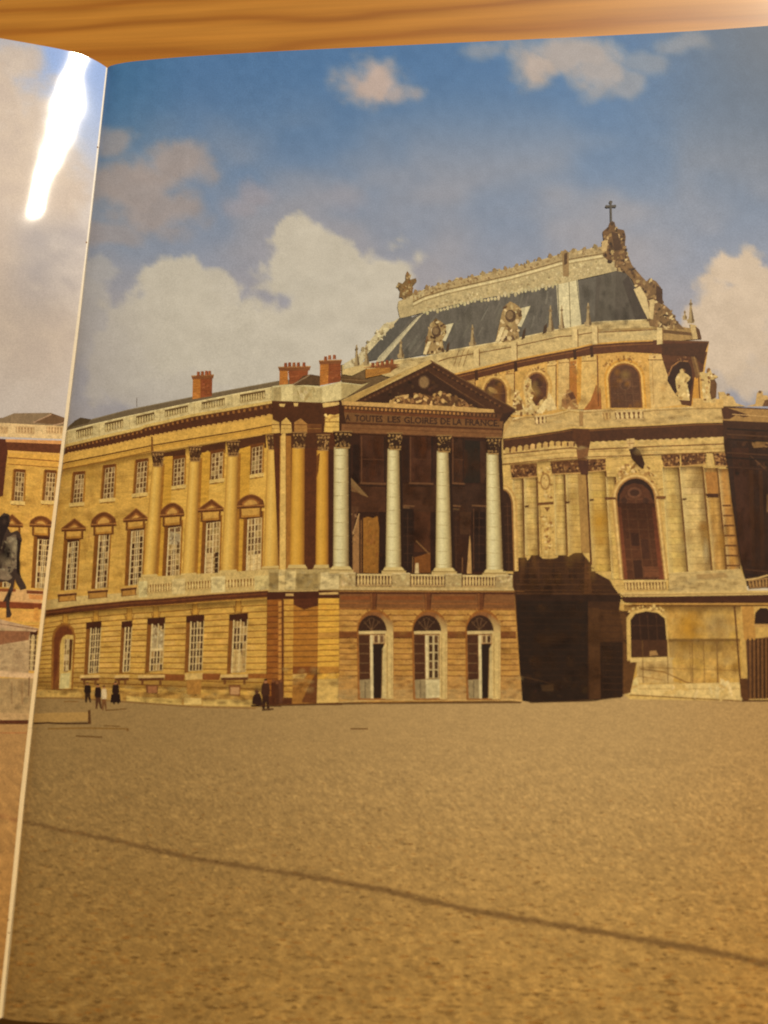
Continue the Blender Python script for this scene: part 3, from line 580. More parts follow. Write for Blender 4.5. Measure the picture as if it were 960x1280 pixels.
use(('upper_storey', UPK)); grime([(560, 470), (718, 440), (820, 430), (850, 508), (640, 518)], 60, 8, 9, [(140, 90, 36), (232, 190, 110), (216, 150, 60)], .38)
part('niche', 'dark niche with a standing figure at the right of the upper storey', 'dark', parent='chapel')
P([(826, 442), (884, 440), (880, 456), (878, 470), (868, 472), (864, 508), (852, 506), (846, 494), (836, 474), (830, 456)], (96, 58, 32)); P([(834, 476), (836, 462), (842, 454), (851, 450), (860, 452), (864, 460), (866, 478), (860, 500), (850, 500), (842, 490)], (62, 36, 22)); line([(835, 470), (840, 458), (850, 451), (860, 452)], 1.6, (160, 112, 66)); orn([(845, 446), (858, 446), (858, 452), (845, 452)], 8, 1.8, [(140, 100, 62), (90, 56, 34)]); P([(860, 430), (866, 430), (876, 470), (870, 474)], (124, 90, 52)); line([(866, 440), (874, 470)], 1, (160, 124, 76))
use(('upper_storey', UPK)); P([(866, 498), (904, 499), (904, 510), (866, 510)], (204, 166, 102))
# statues on the parapet
def statue(lab, pts, n=18, cols=((212, 184, 128), (176, 140, 86), (228, 202, 150)), base=(204, 174, 116), r=2.4, parent='chapel'):
    part('statue', lab, 'stone', parent=parent); P(pts, base); orn(pts, n, r, list(cols) + [(136, 98, 56)], 1.1)
statue('pale figure standing in the niche', [(848, 500), (847, 492), (845, 484), (844, 474), (847, 468), (850, 466), (849.5, 462.5), (852, 461), (855, 462.5), (855, 466), (859, 468), (863, 472), (861, 476), (858, 478), (861, 490), (862, 501)])
statue('pale figure right of the niche', [(879, 503), (878, 490), (877, 476), (874, 466), (878, 465), (884, 467), (884, 463), (888, 462), (890, 467), (898, 471), (893, 474), (892, 486), (895, 494), (894, 504)], 26); P([(888, 476), (893, 474), (896, 480), (895, 497), (889, 500), (887, 490)], (110, 76, 44))
statue('seated figure at the left end of the parapet', [(641, 519), (640, 508), (643, 500), (642, 492), (645, 487), (649, 489), (650, 496), (654, 502), (656, 512), (655, 519)], 26); P([(645, 506), (652, 504), (654, 512), (646, 514)], (120, 82, 44))
statue('seated figure in front of the round-headed window', [(656, 518), (657, 506), (656, 495), (654, 486), (656, 478), (660, 472), (664, 475), (664, 484), (668, 492), (665, 500), (670, 508), (676, 500), (684, 498), (688, 506), (678, 516), (668, 519)], 38); P([(670, 516), (682, 499), (690, 500), (680, 515)], (226, 200, 144))
statue('seated figure before the paired pilasters', [(702, 511), (702, 500), (706, 494), (708, 488), (712, 486), (715, 490), (719, 496), (722, 506), (722, 512)], 20, cols=((176, 140, 88), (140, 98, 58), (206, 172, 116)), base=(160, 118, 70)); P([(709, 492), (716, 490), (720, 498), (714, 500)], (104, 64, 38))
P([(686, 490), (692, 500), (696, 512), (684, 514), (682, 505)], (212, 184, 130))
# eaves
part('eaves', 'shaded eaves cornice of the chapel', 'dark', parent='chapel')
P([(x, y) for x, y in eav] + [(880, 445), (850, 444), (816, 442), (780, 440), (745, 443), (718, 447), (680, 453), (643, 461), (600, 472), (560, 482), (500, 494)], (96, 56, 30)); P([(826, 430), (886, 428.5), (882, 436), (880, 444), (879, 456), (868, 446), (828, 444)], (80, 48, 27))
line([(x, y - .4) for x, y in eav[:9]], 2.4, (206, 160, 84)); line([(x, y + 4) for x, y in eav[1:9]], 1, (140, 92, 46)); line([(x, y - .5) for x, y in eav[8:]], 1.6, (110, 74, 44))
for x, y in ((642, 452), (716, 437), (737, 434), (593, 463)): P([(x, y), (x + 4, y - 1), (x + 5, y + 12), (x + 1, y + 13)], (70, 40, 20))
part('attic_parapet', 'grey-cream stone band along the foot of the chapel roof', 'stone', parent='chapel')
up = [(428, 457), (445, 452), (470, 455), (500, 449), (530, 446), (560, 438), (600, 431), (640, 424), (698, 411), (727, 406), (745, 402), (780, 400), (808, 399.5), (822, 404)]
P(up + [(823, 425), (780, 426.5), (740, 429.5), (718, 434.5), (643, 449), (560, 469), (520, 478), (500, 474), (480, 470), (458, 461), (440, 470), (428, 468)], (200, 174, 122)); P([(742, 412), (823, 409), (823, 413), (742, 417)], (164, 134, 84)); P([(822, 405), (868, 411), (872, 424), (850, 426), (823, 425)], (164, 132, 84)); P([(825, 412), (866, 416), (866, 420), (825, 416)], (108, 78, 46)); P([(862, 405), (870, 407), (876, 424), (866, 424)], (196, 168, 118)); P([(869, 408), (874, 412), (877, 424), (872, 424)], (98, 66, 38))
line([(548, 452), (560, 448), (600, 441), (640, 434), (700, 421), (716, 420), (740, 416), (822, 412)], 1.4, (128, 92, 50)); line([(x, y + .6) for x, y in up], 1.4, (220, 198, 150)); grime(up + [(822, 424), (700, 436), (560, 466), (480, 466)], 80, 9, 4, [(150, 118, 72), (226, 204, 156), (166, 134, 86)], .42)
for x, y in ((593, 436), (640, 428), (716, 412), (741, 408), (822, 408)): P([(x - 1, y), (x + 6, y - 1), (x + 6, y + 22), (x - 1, y + 23)], (208, 182, 130)); line([(x + 6, y), (x + 6.4, y + 22)], 1.2, (132, 96, 54))
for x in (570, 576, 582): line([(x + 4, 437), (x - 3, 458)], 1, (150, 118, 74))
# roof
part('roof', 'steep grey slate roof of the chapel', 'slate', parent='chapel')
P([(512, 398), (528, 391), (600, 374), (697, 355), (699, 411), (640, 424), (560, 438), (504, 448), (470, 455), (474, 446)], (106, 98, 88)); P([(500, 397), (515, 396), (474, 449), (458, 452), (456, 444), (490, 405)], (98, 92, 84)); P([(695, 357), (724, 351), (727, 406), (699, 411)], (196, 182, 148))
P([(722, 351), (745, 346), (770, 339), (785, 342), (798, 368), (809, 399), (745, 402), (727, 405)], (94, 84, 74)); P([(722, 351), (745, 346), (743, 402), (727, 405)], (102, 94, 84)); P([(752, 344), (770, 340), (768, 401), (745, 402)], (100, 91, 80)); P([(785, 344), (809, 399), (794, 400), (778, 352)], (76, 64, 56))
f = bil([(528, 391), (697, 355), (699, 411), (480, 452)])
for _ in range(46):
    s = random.random() * .96; t = random.random() * .7; P([f(s, t), f(s + .012, t), f(s + .004, t + random.uniform(.15, .3)), f(s - .008, t + .28)], jit(random.choice([(114, 106, 94), (98, 91, 82), (120, 112, 100)]), 5))
grime([(528, 391), (697, 355), (699, 411), (560, 438), (480, 450)], 50, 5, 16, [(80, 74, 66), (126, 118, 104), (108, 100, 90)], .4); grime([(728, 352), (785, 344), (806, 398), (730, 404)], 24, 8, 14, [(74, 66, 56), (116, 106, 92)], .4)
part('roof_roll', 'pale lead rolls and crest bands edging the slates', 'stone', parent='chapel')
P([(520, 398), (529, 392), (479, 452), (470, 453), (473, 447)], (192, 178, 146)); line([(521, 398), (474, 448)], .8, (150, 142, 120)); P([(480, 405), (492, 402), (500, 397), (458, 444), (452, 456), (430, 462), (430, 455), (446, 446)], (198, 182, 146)); orn([(480, 405), (500, 398), (460, 444), (434, 458)], 30, 2.4, [(176, 158, 120), (214, 198, 160), (150, 132, 98)], 1.2)
P([(696, 330), (711, 328), (712, 409), (699, 412)], (208, 194, 156)); P([(711, 328), (720, 326), (726, 406), (713, 409)], (206, 192, 154)); line([(711, 345), (713, 409)], 1.5, (150, 136, 104)); line([(697, 345), (699, 410)], 1, (120, 110, 90)); line([(720, 345), (727, 405)], 1, (120, 110, 90))
rid = [(498, 377), (516, 369), (530, 362), (560, 353), (600, 344), (640, 335), (680, 324), (700, 318), (720, 314), (756, 308), (775, 308), (785, 316)]
P([(x, y) for x, y in rid] + [(786, 342), (770, 339), (745, 345), (697, 356), (640, 367), (600, 374), (560, 383), (528, 391), (510, 396), (500, 398), (497, 384)], (184, 164, 122))
P([(x, y + 1) for x, y in rid[2:10]] + [(x, y + 8) for x, y in reversed(rid[2:10])], (176, 152, 110)); orn([(x, y - 2) for x, y in rid[1:10]] + [(x, y + 7) for x, y in reversed(rid[1:10])], 200, 1.5, [(150, 124, 84), (190, 168, 124), (168, 142, 98), (140, 112, 74)], 1.3)
line([(x, y + 9) for x, y in rid[1:10]], 1.5, (128, 102, 64)); line([(x, y + 12) for x, y in rid[1:10]], 2, (212, 194, 150)); line([(x, y + 14.5) for x, y in rid[1:10]], 1, (150, 126, 86))
orn([(x, y + 16) for x, y in rid[2:10]] + [(756, 341), (697, 354), (600, 372), (532, 389)], 240, 1.9, [(196, 178, 136), (178, 158, 116), (164, 144, 104), (204, 186, 144)], .7)
for i in range(40): t = i / 39; x = 530 + 165 * t; y = 390 - 35 * t; ell(x, y + random.uniform(-1, 3), 2, random.uniform(1.5, 4), jit((190, 174, 134), 8), 6)
for k in range(18): x = 506 + k * 14; y = at(rid, x); ell(x, y - 1, 2.6, random.uniform(2, 4), jit((156, 130, 90), 10), 6, 0, .3)
P([(702, 316), (706, 312), (711, 316), (711, 346), (704, 346)], (150, 122, 82)); P([(705, 318), (709, 316), (709, 330), (705, 332)], (92, 66, 40))
part('ornament', 'clustered carved ornament down the right edge of the chapel roof', 'stone', parent='chapel')
rp = [(768, 322), (785, 320), (790, 332), (802, 346), (808, 352), (812, 348), (820, 352), (826, 360), (829, 380), (838, 388), (846, 402), (856, 412), (826, 410), (812, 408), (808, 392), (798, 368), (790, 350), (782, 342), (768, 334)]
P(rp, (128, 98, 62)); orn(rp, 120, 2.6, [(176, 146, 100), (98, 70, 42), (206, 180, 132), (76, 52, 32), (150, 118, 76)], 1.2)
P([(792, 362), (800, 358), (808, 372), (812, 392), (810, 400), (802, 384)], (206, 182, 134)); P([(820, 356), (828, 362), (828, 382), (820, 376)], (82, 56, 36)); P([(812, 376), (818, 380), (816, 400), (811, 398)], (204, 178, 128))
part('ornament', 'tall carved bouquet carrying the cross at the ridge end', 'stone', parent='chapel')
tp = [(753, 320), (756, 310), (754, 298), (753, 290), (760, 284), (763, 276), (768, 278), (770, 286), (780, 288), (782, 296), (781, 308), (784, 318), (776, 326), (762, 328)]
P(tp, (112, 82, 50)); orn(tp, 60, 2.6, [(146, 114, 72), (84, 58, 34), (180, 150, 102), (66, 44, 26)], 1); P([(764, 290), (772, 292), (778, 312), (768, 314)], (82, 56, 34)); P([(752, 302), (760, 300), (758, 314), (752, 316)], (190, 162, 114))
part('cross', 'thin dark cross at the very top of the chapel', 'dark', parent='chapel'); P([(762.2, 252), (764.4, 252), (765, 278), (762.6, 278)], (96, 88, 80)); P([(757.5, 257), (769, 256.6), (769, 259.4), (757.5, 260)], (90, 82, 74)); ell(763.3, 253, 2.2, 2, (92, 84, 76), 8); ell(758, 258.4, 1.7, 1.8, (92, 84, 76), 7); ell(768.6, 258, 1.7, 1.8, (92, 84, 76), 7)
def finial(x, y0, y1, w_, c=(168, 144, 104)):
    part('finial', None, 'stone', parent='chapel'); h = y1 - y0
    P([(x - .6, y0), (x + .6, y0), (x + w_ * .35, y0 + h * .45), (x + w_ * .5, y1 - 6), (x + w_, y1 - 4), (x + w_ * .8, y1), (x - w_ * .8, y1), (x - w_, y1 - 4), (x - w_ * .5, y1 - 6), (x - w_ * .35, y0 + h * .45)], c)
    P([(x + w_ * .1, y0 + h * .4), (x + w_ * .35, y0 + h * .45), (x + w_ * .9, y1 - 2), (x + w_ * .3, y1 - 1)], mixc(c, (80, 58, 36), .6)); ell(x, y0 + h * .2, w_ * .5, 1.8, mixc(c, (80, 60, 40), .4), 7)
for a in ((446, 431, 458, 4), (458, 431, 457, 4), (501, 424, 448, 4.5), (590.5, 406, 433, 4.6), (688, 382, 415, 5), (702, 382, 412, 4), (735, 379, 408, 5), (863.5, 374, 404, 5), (856, 388, 400, 3)): finial(*a)
def dormer(x, y, s, lab):
    part('dormer_ornament', lab, 'stone', parent='chapel')
    P([(x + 8 * s, y - 12 * s), (x + 20 * s, y - 15 * s), (x + 10 * s, y + 8 * s), (x + 4 * s, y + 6 * s)], (206, 192, 156))
    q = [(x - 18 * s, y + 24 * s), (x - 14 * s, y + 6 * s), (x - 11 * s, y - 8 * s), (x - 7 * s, y - 16 * s), (x - 2 * s, y - 20 * s), (x + 4 * s, y - 17 * s), (x + 10 * s, y - 12 * s), (x + 11 * s, y - 2 * s), (x + 6 * s, y + 6 * s), (x + 8 * s, y + 20 * s), (x - 2 * s, y + 24 * s)]
    P(q, (160, 132, 88)); orn(q, 55, 2.3 * s + .4, [(206, 182, 136), (120, 92, 58), (184, 158, 112), (92, 66, 42)], 1); ell(x - 1.5 * s, y - 4 * s, 6 * s, 7 * s, (92, 68, 46), 10); ell(x - 2.5 * s, y - 5 * s, 4 * s, 4.6 * s, (136, 110, 76), 9)
    P([(x - 12 * s, y + 8 * s), (x - 8 * s, y + 8 * s), (x - 14 * s, y + 24 * s), (x - 18 * s, y + 24 * s)], (216, 194, 148)); P([(x + 12 * s, y + 12 * s), (x + 15 * s, y + 8 * s), (x + 14 * s, y + 20 * s), (x + 10 * s, y + 22 * s)], (82, 60, 40))
dormer(547, 419, 1, 'left carved oval dormer on the chapel roof'); dormer(640, 400, 1.15, 'right carved oval dormer on the chapel roof')
P([(680, 408), (684, 404), (683, 416), (678, 418)], (82, 60, 40))
statue('small winged group on the left end of the chapel ridge', [(499, 372), (500, 364), (496, 358), (498, 353), (503, 355), (507, 350), (507, 344), (509, 339), (512, 343), (513, 350), (520, 348), (521, 352), (516, 358), (516, 368), (511, 372)], 30, cols=((176, 152, 108), (110, 84, 52), (146, 118, 78)), base=(130, 102, 64), r=2)

# ------------------------------------------------------------------ palace wing (right page)
YA, YB = (204, 160, 80), (210, 166, 82)
DKB = (84, 48, 22); SHD = (132, 84, 32); CRM = (206, 184, 134); RUL = (128, 84, 32)
bal_top = [(50, 547), (85, 538), (116, 530), (158, 520.5), (200, 511.5), (240, 503), (300, 491), (345, 483)]
bal_bot = [(50, 562), (83, 555), (130, 544), (175, 534), (181, 531), (200, 527), (240, 517.5), (300, 507.5), (347, 499.5)]
cor_bot = [(50, 574), (83, 566.5), (130, 558), (188, 545), (240, 535.5), (300, 526), (347, 517)]     # foot of the dark cornice shade
arc_mid = [(50, 584), (83, 578), (130, 569), (189, 557), (240, 548.5), (300, 539), (347, 530)]
arc_bot = [(50, 592), (83, 586), (130, 577), (190, 564), (240, 555), (300, 546.5), (347, 539)]
belt = [(40, 770), (57, 763.5), (100, 757.5), (160, 751.5), (200, 749), (260, 744), (335, 739), (352, 738.5)]
floor_line = [(30, 868), (60, 868), (160, 874), (240, 881), (320, 883), (352, 881)]

W = part('printed_palace_wing', 'printed long yellow stone palace wing on the right page', 'course', uid='wing')
P([(40, 560), (83, 553), (175, 534), (347, 500), (354, 738), (354, 881), (320, 883), (240, 881), (160, 874), (60, 868), (30, 866)], YA)
P([(190, 564), (347, 539), (352, 738), (180, 748)], YB)
# wall: soft tonal patches and faint ashlar
f = bil([(62, 590), (192, 566), (180, 745), (52, 756)]); blocks(f, 14, 22, YA, 6, .35)
f = bil([(192, 566), (347, 541), (352, 735), (180, 746)]); blocks(f, 14, 24, YB, 6, .35)
grime([(60, 590), (192, 568), (346, 545), (350, 735), (180, 744), (54, 752)], 110, 13, 9, [(150, 98, 34), (226, 182, 98), (170, 120, 44), (214, 168, 82)], .34)
for x_ in (112, 150, 188): grime([(x_ - 5, 600), (x_ + 5, 600), (x_ + 2, 735), (x_ - 8, 735)], 10, 4, 16, [(150, 98, 34), (222, 176, 92)], .25)
fade([(62, 590), (190, 565), (190, 574), (62, 599)], (120, 74, 26), .5, 0); fade([(190, 565), (347, 540), (347, 552), (190, 577)], (110, 66, 24), .55, 0)
# roof behind the balustrade
part('roof', 'low grey slate roof edge behind the balustrade', 'slate', parent='wing')
P([(78, 540), (90, 529), (100, 522), (114, 524.5), (160, 512), (240, 496), (345, 476.5), (400, 470), (400, 490), (345, 486), (240, 505), (160, 523), (83, 541)], (116, 98, 74))
P([(84, 537), (93, 526), (101, 522), (114, 524), (110, 529), (92, 533)], (92, 74, 50))
line([(114, 524.6), (160, 512.5), (240, 496.5), (345, 477)], 1.2, (138, 120, 92))
line([(171, 509), (171, 497)], .8, (110, 96, 84))
# balustrade
part('balustrade', 'cream stone balustrade along the roof line', 'stone', parent='wing')
P(bal_top + list(reversed(bal_bot)), CRM)
for a, b, s in [(60, 76, 5), (95, 116, 7), (131, 154, 7), (170, 193, 7), (206, 235, 9), (252, 281, 9), (300, 331.5, 10)]:
    ya, yb = at(bal_top, a), at(bal_top, b); za, zb = at(bal_bot, a), at(bal_bot, b)
    balusters([(a, ya + 3), (b, yb + 3), (b, zb - 4), (a, za - 4)], s, (122, 96, 56), (200, 176, 124))
    line([(a, ya + 3.4), (b, yb + 3.4)], 2.2, (104, 78, 44))
for x in (84, 124, 162, 200, 243, 290, 338):
    line([(x, at(bal_top, x) + 1), (x, at(bal_bot, x) - 1)], .7, (176, 152, 104))
line([(x, y + .4) for x, y in bal_top], 1.3, (220, 200, 152))
grime(bal_top + list(reversed(bal_bot)), 60, 6, 3, [(150, 120, 72), (226, 208, 164), (170, 140, 90)], .35)
# cornice
part('cornice', 'dark shaded dentil cornice under the balustrade', 'dark', parent='wing')
band([(x, y) for x, y in bal_bot], 4.2, (204, 172, 104)); band([(x, y + 3.4) for x, y in bal_bot], 1.2, (120, 78, 34))
P([(x, y + 4.6) for x, y in bal_bot] + [(x, y + .5) for x, y in reversed(cor_bot)], (88, 50, 26))
x = 84
while x < 344:
    y = at(bal_bot, x) + 5.4; sz = 1.2 + (x - 84) / 300
    rect(x, y - .7, x + 1.5 * sz, y + 1.4 * sz, (150, 100, 48)); y = at(cor_bot, x)
    ell(x + 2 * sz, y + .6, 2.1 * sz, 1.6 * sz, (196, 152, 82), 6); x += 3.6 * sz
P([(x, y + 1) for x, y in cor_bot] + [(x, y) for x, y in reversed(arc_mid)], (208, 164, 84))
P(arc_mid + list(reversed(arc_bot)), (202, 155, 72))
line(arc_mid, 1.5, (112, 74, 32)); line([(x, y - .3) for x, y in arc_bot if x < 200], 1.3, (150, 104, 44)); line([(x, y + 2.5) for x, y in arc_mid], .7, (176, 132, 60))
P([(189, 546), (191, 546), (192, 565), (189, 565)], (126, 82, 36))
# shade below the architrave, between the columns
part('frieze_shade', 'dark recess between the column heads', 'dark', parent='wing')
for q in ([(203, 566), (232, 561), (232, 572), (217, 572), (214, 570), (204, 578)], [(249, 558), (282, 552), (282, 566), (264, 566), (260, 563), (249, 570)], [(297, 549), (332, 543), (333, 560), (316, 557), (311, 558), (297, 562)]):
    P(q, (84, 48, 24))
line([(190, 565.5), (328, 543.5)], 1.4, (190, 146, 74))

# windows of the upper floor
def small_window(x0, x1, y0, y1, slope, dx=-3, side='R', parent='wing', tn=(1, 1, 1)):
    part('window', None, 'stone', parent=parent, side=side)
    w_ = x1 - x0
    P([(x0 - 4.2, y0 - 3), (x1 + 2, y0 - 3 - slope), (x1 + 2 + dx * .6, y1 + 2 - slope), (x0 - 4.2 + dx, y1 + 2)], (166, 116, 46))
    P([(x0 - 3, y0 - 4), (x1 + 1, y0 - 4 - slope), (x1 + .6, y0 + 1 - slope), (x0 - 3, y0 + 1)], (112, 66, 28))
    P([(x0 - 3, y0), (x0, y0), (x0 + dx, y1), (x0 - 3 + dx, y1)], (128, 82, 34))
    window([(x0, y0), (x1, y0 - slope), (x1 + dx * .8, y1 - slope), (x0 + dx, y1)], 3, 6, frame=(214, 184, 132), pl=.3, dark=(104, 70, 36), lite=(160, 130, 86), gap=.15)
    P([(x0 - 5 + dx, y1), (x1 + 3 + dx, y1 - slope), (x1 + 3 + dx, y1 + 4.4 - slope), (x0 - 5 + dx, y1 + 4.4)], (212, 178, 110))
    line([(x0 - 4 + dx, y1 + 5), (x1 + 2 + dx, y1 + 5 - slope)], 1.1, (140, 96, 42))
    rect(x0 + dx + w_ * .35, y1 + 5 - slope, x0 + dx + w_ * .6, y1 + 7.5 - slope, (160, 116, 54))
for a in [(94.5, 105.5, 594, 629, 1.5), (132, 144, 585.5, 624, 2), (172.5, 184.5, 578.5, 617.5, 2.2), (218, 231, 575, 608, 2.5), (265, 279, 567.5, 600.5, 2.8), (315.5, 328.5, 560, 594, 3)]:
    small_window(*a, dx=-1.5 if a[0] > 200 else -3)
# tall windows of the main floor
def tall_window(x0, x1, y0, xb0, xb1, y1, sl, ny=9, side='R', parent='wing', look=0, tn=0):
    part('window', None, 'stone', parent=parent, side=side)
    P([(x0 - 6, y0 - 8), (x1 + 3, y0 - 8 - sl), (xb1 + 2.5, y1 - sl), (xb0 - 6, y1)], (158, 106, 38))
    P([(x0 - 5, y0 - 7), (x0, y0 - 7), (xb0, y1), (xb0 - 5.5, y1)], (128, 80, 30))
    P([(x0 - 4, y0 - 8), (x1 + 1, y0 - 8 - sl), (x1 + 1, y0 + 1 - sl), (x0 - 1, y0 + 1)], (76, 40, 18))
    window([(x0, y0), (x1, y0 - sl), (xb1, y1 - sl), (xb0, y1)], 3 if x1 - x0 < 14.8 else 4, ny, pl=.1 if look == 0 else .5, gap=.145, dark=(84, 52, 24) if look == 0 else (108, 74, 38), lite=(166, 134, 84))
    f = bil([(x0, y0), (x1, y0 - sl), (xb1, y1 - sl), (xb0, y1)])
    if look == 2:
        sub(f, .06, .02, .95, .09, (120, 88, 56)); P([f(.1, .06), f(.95, .14), f(.95, .34), f(.1, .3)], (168, 146, 110)); orn([f(.1, .1), f(.95, .16), f(.95, .34), f(.1, .3)], 14, 1.8, [(196, 176, 136), (120, 92, 62)])
    if look == 3: sub(f, .02, .62, .98, .99, (214, 184, 128)); [line([f(s, .62), f(s, 1)], .7, (164, 124, 70)) for s in (.25, .5, .75)]; [line([f(0, t), f(1, t)], .6, (176, 138, 82)) for t in (.7, .79, .89)]
    if look == 4: sub(f, .06, .55, .6, .98, (200, 168, 116)); [line([f(.06, t), f(.6, t)], .7, (150, 108, 62)) for t in (.64, .73, .82, .9)]; sub(f, .7, .55, .96, .95, (70, 44, 20)); [line([f(.66, t), f(1, t)], .6, (190, 160, 110)) for t in (.64, .74, .84)]
    line([f(0, 0), f(0, 1)], 1.6, (214, 188, 138)); line([f(1, 0), f(1, 1)], 1.2, (200, 170, 118)); line([f(.5, 0), f(.5, 1)], 1.2, (212, 186, 138))
def hood(kind, x0, x1, ytop, ybase, ylow, sl=1.5, side='R', parent='wing'):
    part('window_hood', 'triangular carved hood over a window' if kind == 't' else 'curved carved hood over a window', 'stone', parent=parent, side=side)
    cx = (x0 + x1) / 2 + 1; dk = (112, 66, 30); md = (150, 96, 46); lt = (196, 148, 78)
    P([(x0 + 4, ybase), (x1 - 3, ybase - sl), (x1 - 4, ylow - sl), (x0 + 5, ylow)], (172, 122, 52))
    P([(x0 + 6, ybase + 4), (x1 - 6, ybase + 4 - sl), (x1 - 7, ylow - 3 - sl), (x0 + 7, ylow - 3)], (198, 152, 76))
    if kind == 't':
        P([(x0, ybase), (cx, ytop), (x1, ybase - sl), (x1, ybase + 3 - sl), (x0, ybase + 3)], dk)
        P([(x0 + 7, ybase - 1), (cx, ytop + 5.5), (x1 - 7, ybase - 1 - sl)], md); P([(x0 + 10, ybase - 1), (cx, ytop + 8), (x1 - 10, ybase - 1 - sl)], lt)
        line([(x0, ybase - .6), (cx, ytop), (x1, ybase - .6 - sl)], 1, (152, 102, 52))
    else:
        def arc(r0, y_, n=9): return [(x0 + r0 + (x1 - x0 - 2 * r0) * i / n, ybase - sl * i / n - (ybase - y_) * math.sin(math.pi * (.12 + .76 * i / n)) ** .9) for i in range(n + 1)]
        P([(x0, ybase + 3), (x0, ybase)] + arc(1.5, ytop) + [(x1, ybase - sl), (x1, ybase + 3 - sl)], dk)
        P([(x0 + 7, ybase - .6)] + arc(6.5, ytop + 4.5) + [(x1 - 7, ybase - .6 - sl)], md); P([(x0 + 9, ybase - .6)] + arc(9, ytop + 6.5) + [(x1 - 9, ybase - .6 - sl)], lt)
        line(arc(1.5, ytop), 1, (152, 102, 52))
    line([(x0 - .5, ybase + .4), (x1 + .5, ybase + .4 - sl)], 1.3, (166, 114, 58)); line([(x0, ybase + 2.8), (x1, ybase + 2.8 - sl)], 1.5, (92, 52, 24))
    for xx in (x0 + 4.5, x1 - 4.5): rect(xx - 1.3, ybase + 3 - sl * (xx > cx), xx + 1.3, ylow + 1 - sl * (xx > cx), (116, 72, 32))
    line([(x0 + 5, ylow + .4), (x1 - 5, ylow + .4 - sl)], 1.6, (98, 58, 26))
# wall shading beside the engaged columns, in the bays
use('wing')
for pts in ([(203, 583), (205, 571), (216, 570), (210, 718), (196, 720)], [(250, 576), (252, 566), (263, 565), (258, 714), (244, 718)], [(298, 570), (300, 561), (313, 558), (310, 712), (295, 714)]):
    P(pts, (198, 150, 60))
for (a, b, c, d) in ((203, 206, 195, 198), (250, 253, 244, 247), (298, 301, 294.5, 298)): P([(a, 582 if a < 210 else 574 if a < 260 else 568), (b, 580 if a < 210 else 572 if a < 260 else 566), (d, 718), (c, 718)], (158, 108, 40))
tall_window(86, 98, 678, 81.5, 94.5, 738, 1.5); tall_window(124.5, 137, 669, 120, 133, 736, 1.5); tall_window(165, 179.5, 664, 161.5, 176.5, 732, 1.8)
tall_window(211.5, 226, 660, 208, 223.5, 728, 2, look=2, ny=10); tall_window(259, 275, 654, 256, 273, 723, 2, look=4); tall_window(310.5, 327, 649, 308, 325.5, 722, 2.2, look=3)
hood('t', 77, 107.5, 648, 661, 674, 1); hood('s', 113.5, 145.5, 641, 655.5, 668.5, 1.5); hood('t', 154, 184.5, 635.5, 649.5, 662, 2)
hood('s', 200, 230.5, 629.5, 643.5, 657.5, 1.5); hood('t', 247.5, 279.5, 624, 637, 651.5, 1.5); hood('s', 296, 330.5, 619, 632.5, 647.5, 1.5)

# engaged columns
for a in ((190, 203.5, 583, 178.5, 195, 719.5), (236.5, 250, 576.5, 227.5, 244, 718), (284, 298, 570, 276, 294.5, 714), (334, 350.5, 562, 329, 348.5, 709)):
    part('column', 'yellow stone column engaged in the wing wall', 'smooth', parent='wing')
    column(*a, (210, 166, 82), (150, 104, 46), (220, 180, 98), joints=0)
    capital(a[0] + .5, a[2] - 19, a[1] + 1, a[2], n=16)
    x0, x1, y = a[3], a[4], a[5]
    P([(x0 - 1, y - 1), (x1 + 1, y - 2), (x1 + 3, y + 2), (x0 - 3, y + 3)], (206, 176, 112)); P([(x0 - 3, y + 2), (x1 + 3, y + 1), (x1 + 3, y + 6), (x0 - 3, y + 7)], (196, 170, 112)); line([(x0 - 3, y + 2.4), (x1 + 3, y + 1.4)], 1, (150, 112, 56))

# ledge and balconies
part('ledge', 'cream stone ledge between the two floors', 'stone', parent='wing')
P([(44, 752), (60, 750), (100, 745), (170, 740), (174, 722), (336, 712), (353, 710), (353, 739), (335, 739), (200, 749), (160, 751.5), (100, 757.5), (57, 764), (42, 767)], (198, 168, 108))
for a, b, ya, yb in ((72, 96, 743, 741), (109.5, 135, 739, 737), (151, 171, 736, 734)):
    P([(a, ya), (b, yb), (b, yb + 3), (a, ya + 3)], (96, 56, 28)); P([(a + 2, ya + 3), (b - 2, yb + 3), (b - 2, yb + 9), (a + 2, ya + 9)], (176, 128, 62)); line([(a + 1.5, ya + 3), (a + 1.5, ya + 9)], 1.4, (120, 76, 36)); line([(b - 1.5, yb + 3), (b - 1.5, yb + 9)], 1.4, (120, 76, 36)); line([(a, ya + 9.5), (b, yb + 9.5)], .9, (130, 86, 40))
    line([(a - 1, ya - .6), (b + 1, yb - .6)], 1.4, (196, 150, 84))
for x0, x1, y0, y1, y2, y3 in ((173.5, 184, 727, 726, 747, 746), (215, 231.5, 724, 723, 743, 742), (264, 281.5, 721, 720, 741, 740), (318, 337, 720, 719, 738, 738), (337, 348, 719, 719, 738, 738)):
    P([(x0, y0), (x1, y1), (x1, y3), (x0, y2)], jit((208, 184, 130), 8))
    grime([(x0, y0 + 3), (x1, y1 + 3), (x1, y3), (x0, y2)], 7, 5, 4, [(168, 136, 84), (226, 204, 156), (150, 120, 74)], .4)
for x0, x1, y0, y1 in ((185, 214.5, 730, 728), (232, 264, 726.5, 724.5), (282, 317.5, 724, 722)):
    part('balcony_balustrade', 'short stone balustrade below a palace window', 'stone', parent='wing')
    balusters([(x0, y0), (x1, y1), (x1, y1 + 11), (x0, y0 + 11)], 9, (138, 96, 44), (212, 182, 120))
part('string_course', 'deep shaded string course above the ground floor', 'dark', parent='wing')
